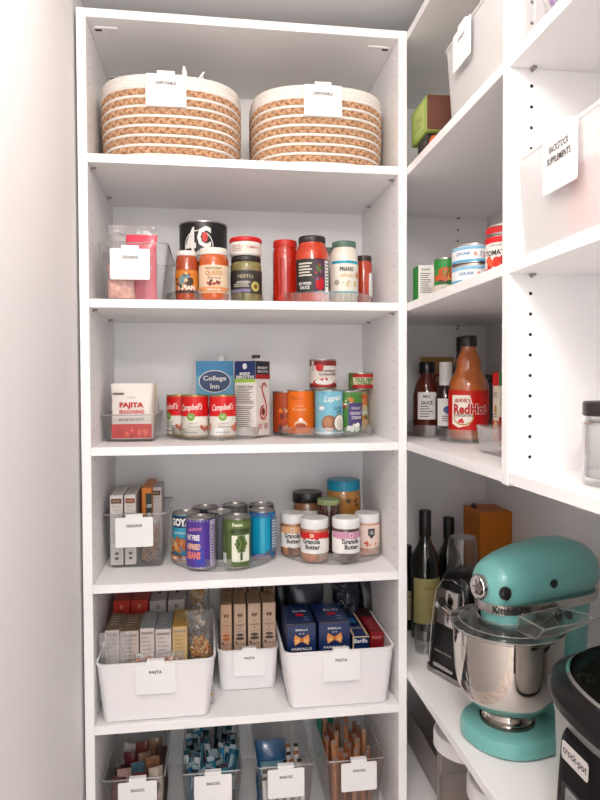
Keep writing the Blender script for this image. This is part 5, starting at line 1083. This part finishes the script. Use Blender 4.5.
# --- slow cooker
CXk, CYk = .894, -.672; ax, ay = .158, .190
sc_ = thing('slow_cooker', 'oval black and steel slow cooker at the near end of the counter', 'slow cooker', (CXk, CYk, TC), 0); sc_.scale = (1, 1, 1.12)
BST = mat('#cbc7c4', .42, .75)
b = MB(); b.lathe([(.86, .001), (.93, .010), (.93, .022), (.90, .024)], BLACK, 64, sx=ax, sy=ay, pw=2.3); b.build('foot_base', sc_)
b = MB(); b.lathe([(.91, .024), (.935, .03), (.955, .17), (.99, .196)], BST, 64, sx=ax, sy=ay, pw=2.3); b.build('steel_body', sc_)
b = MB(); b.lathe([(.95, .192), (1.0, .196), (1.015, .206), (.99, .216), (.93, .222), (.87, .224), (.86, .214), (.85, .10), (0, .095)], M('#0f0d0e', .28, spec=.35), 64, sx=ax, sy=ay, pw=2.3); b.build('stoneware_rim', sc_)
lid = MB(); lid.lathe([(.855, .226), (.80, .238), (.6, .256), (.3, .266), (0, .268)], clear('#3a4038', .35, 1.6, .05, .85, '#10120d'), 64, sx=ax, sy=ay, pw=2.2); lo = lid.build('glass_lid', sc_)
b = MB(); b.ring([(.845, .2245), (.87, .2245), (.872, .229), (.845, .231)], CHROME, 64, sx=ax, sy=ay, pw=2.3); b.build('lid_rim', lo)
b = MB(); b.box(-.016, .016, -.04, .04, .285, .297, BLACK, .005, 2); b.box(-.01, .01, -.036, -.026, .262, .288, BLACK); b.box(-.01, .01, .026, .036, .262, .288, BLACK); b.build('lid_handle', lo)
for s in (1, -1):
    b = MB(); b.box(-.05, .05, s*ay*.95-.004, s*ay*.95+.022*(1 if s > 0 else 1), .150, .185, BLACK, .008, 2); b.build('side_handle', sc_)
pn = MB()
PYc = -.004
secs = []
for z, hw, th in ((.022, .048, .020), (.05, .052, .019), (.12, .052, .015), (.172, .048, .0122), (.184, .040, .0116)):
    sec = []
    for i in range(10):
        yy = PYc-hw+2*hw*i/9; xx = -(ax*.965+th)+.010*abs(2*i/9-1)**6
        sec.append(Vector((xx, yy, z)))
    for i in range(9, -1, -1):
        yy = PYc-hw+2*hw*i/9; sec.append(Vector((-ax*.90*(1-abs((yy)/ay)**2.3)**(1/2.3), yy, z)))
    secs.append(sec)
pn.loft(secs, M('#0e0c0d', .5, spec=.15)); po = pn.build('control_panel', sc_)
def panelprint(): return Print(o=(-ax*.965-.0213, PYc, 0), ux=(0, -1, 0), nn=(-1, 0, 0), uz=(.052, 0, 1))
p = panelprint()
p.mb = MB(); p.poly([(q_.x, q_.y+.165) for q_ in rrect(.062, .022, .005)], M('#d6d1cd', .35)); p.text('crock-pot', 0, .165, .055, .012, INK, .02)
p.poly([(q_.x, q_.y+.112) for q_ in rrect(.055, .034, .004)], M('#2f2c2d', .3)); p.poly([(q_.x, q_.y+.115) for q_ in rrect(.032, .020, .002)], M('#8f9490', .3)); p.text('12:00', 0, .115, .02, .009, M('#4a4f4c'))
for i in range(3): p.poly([(q_.x-.03+.03*i, q_.y+.060) for q_ in rrect(.02, .012, .005)], M('#9a9592', .3)); p.ell(-.03+.03*i, .080, .003, .003, M('#c9a94a'))
p.done(po, 'panel_print')
b = MB(); b.tube([(.115, .15, .10), (.13, .22, .13), (.14, .235, .18), (.135, .21, .20), (.13, .20, .16)], .0045, BLACK, 8); b.build('power_cord', sc_)
# ================================================================== BELOW THE COUNTER
T6 = .40
t = thing('storage_box', 'grey lidless box on the shelf under the counter', 'box', (.794, .13, T6), -PI/2)
tub(t, .235, .20, .092, M('#b5adaa', .6), .235, .20, .003, .003, 0)
t = thing('storage_crate', 'tall black crate in the corner behind the grey box', 'crate', (.999-.0, .245, T6), -PI/2)
t.location = (1.0, .20, T6)
b = MB(); b.box(-.13, .13, 0, .06, 0, .26, M('#0f0e10', .5), .004, 2); b.build('crate_body', t)
b = MB(); b.box(-.04, .04, -.003, .0, .19, .215, M('#1d1b1d', .4), .001, 1); b.build('crate_handle', t)
def canister(label, cx, cy, r, h):
    t = thing('clear_canister', label, 'canister', (cx, cy, T6), 0, 'clear canisters with white lids under the counter')
    b = MB(); b.lathe([(r*.80, 0), (r*.86, .003), (r*.92, h-.03), (r*.92, h-.022), (r*.89, h-.022), (r*.84, .006), (0, .006)], clear('#e9e0da', .85, 1.6, .08, .12), 44); bo = b.build('canister_body', t)
    b = MB(); b.lathe([(r*.93, h-.034), (r, h-.032), (r, h-.004), (r*.97, h), (r*.90, h), (r*.88, h-.005), (0, h-.005)], M('#eceaea', .4), 48); b.build('lid', t)
    b = MB(); b.lathe([(r*.8, .0065), (r*.845, .02), (r*.86, h*.45), (0, h*.48)], M('#cdb8a8', .8, var=.15, vscale=30), 40); b.build('flour', t)
    p = Print(r=r*.925); p.text('CONTAINER', -r*.5, h-.052, r*.9, .006, GREYINK); p.done(bo, 'lettering')
    return t
hcn = .245; zt = T6+hcn
pl = onZ(435.5, 738, zt-.01)
canister('clear canister with white lid nearest the corner, under the counter', pl.x+.078, pl.y, .078, hcn)
pl2 = onZ(467, 800, zt-.01)
canister('clear canister with white lid, nearer one under the counter', pl.x+.082, pl.y-.175, .078, hcn)
t = thing('red_packet', 'red packet leaning behind the canister under the counter', 'packet', (pl.x+.075, pl.y+.095, T6)); b = MB(); b.box(-.02, .03, 0, .012, 0, .235, M('#b5303c', .4), .002, 1); b.build('packet_body', t)
# ================================================================== LIGHT
for x_, y_, nm in ((.35, -.74, 'frosted glass ceiling light near the shelves, above the photograph'), (.22, -1.85, 'frosted glass ceiling light near the doorway, behind the photographer')):
    lf = thing('ceiling_or_fill_light', nm, 'light', (x_, y_, ZC-.026))  # the doorway fixture is added, only to house the fill lamp
    b = MB(); b.lathe([(.05, .0), (.055, .004), (.055, .0258), (.0, .0258)], M('#e8e6e4', .4), 40); b.build('fixture_rim', lf)
    b = MB(); b.ring([(.045, -.002), (.075, -.03), (.082, -.075), (.06, -.12), (.01, -.145), (.008, -.143), (.058, -.119), (.080, -.075), (.073, -.031), (.043, -.002)], clear('#fffaf4', .98, .6, .3, 0), 40); b.build('diffuser', lf)
def area(name, loc, rot, sx, sy, power, col):
    l = bpy.data.lights.new(name, 'AREA'); l.shape = 'RECTANGLE'; l.size = sx; l.size_y = sy; l.energy = power; l.color = col
    o = bpy.data.objects.new(name, l); COL.objects.link(o); o.location = loc; o.rotation_euler = rot; return o
def lamp(x, y, z, e, r):
    l = bpy.data.lights.new('ceiling_or_fill_lamp', 'POINT'); l.shadow_soft_size = r; l.energy = e; l.color = (.955, .975, 1)
    o = bpy.data.objects.new('ceiling_or_fill_lamp', l); COL.objects.link(o); o.location = (x, y, z)
lamp(.35, -.74, ZC-.095, 7.2, .07)
lamp(.22, -1.85, ZC-.095, 26, .10)  # added fill lamp, out of view: lifts floor bounce, lower shelves and counter
area('doorway_daylight', (.5, YF-.35, 1.15), (PI/2, 0, 0), 1.1, 2.0, 10, (.95, .98, 1))
w = bpy.data.worlds.new('world'); bpy.context.scene.world = w; w.use_nodes = True
w.node_tree.nodes['Background'].inputs[0].default_value = (.95, .97, 1, 1); w.node_tree.nodes['Background'].inputs[1].default_value = .9
# ------------------------------------------------------------------ camera
cam = bpy.data.cameras.new('camera'); co = bpy.data.objects.new('camera', cam); COL.objects.link(co)
cam.sensor_fit = 'VERTICAL'; cam.sensor_height = 24; cam.lens = FPX/800*24; cam.clip_start = .02
R_ = Matrix((CR, CU, -CF)).transposed().to_4x4(); co.matrix_world = Matrix.Translation(CAM) @ R_
sc = bpy.context.scene; sc.camera = co
sc.view_settings.view_transform = 'Standard'; sc.view_settings.look = 'None'; sc.view_settings.gamma = 1; sc.view_settings.use_curve_mapping = False
sc.view_settings.exposure = 0.18
sc.cycles.max_bounces = 10; sc.cycles.transparent_max_bounces = 24; sc.cycles.diffuse_bounces = 5
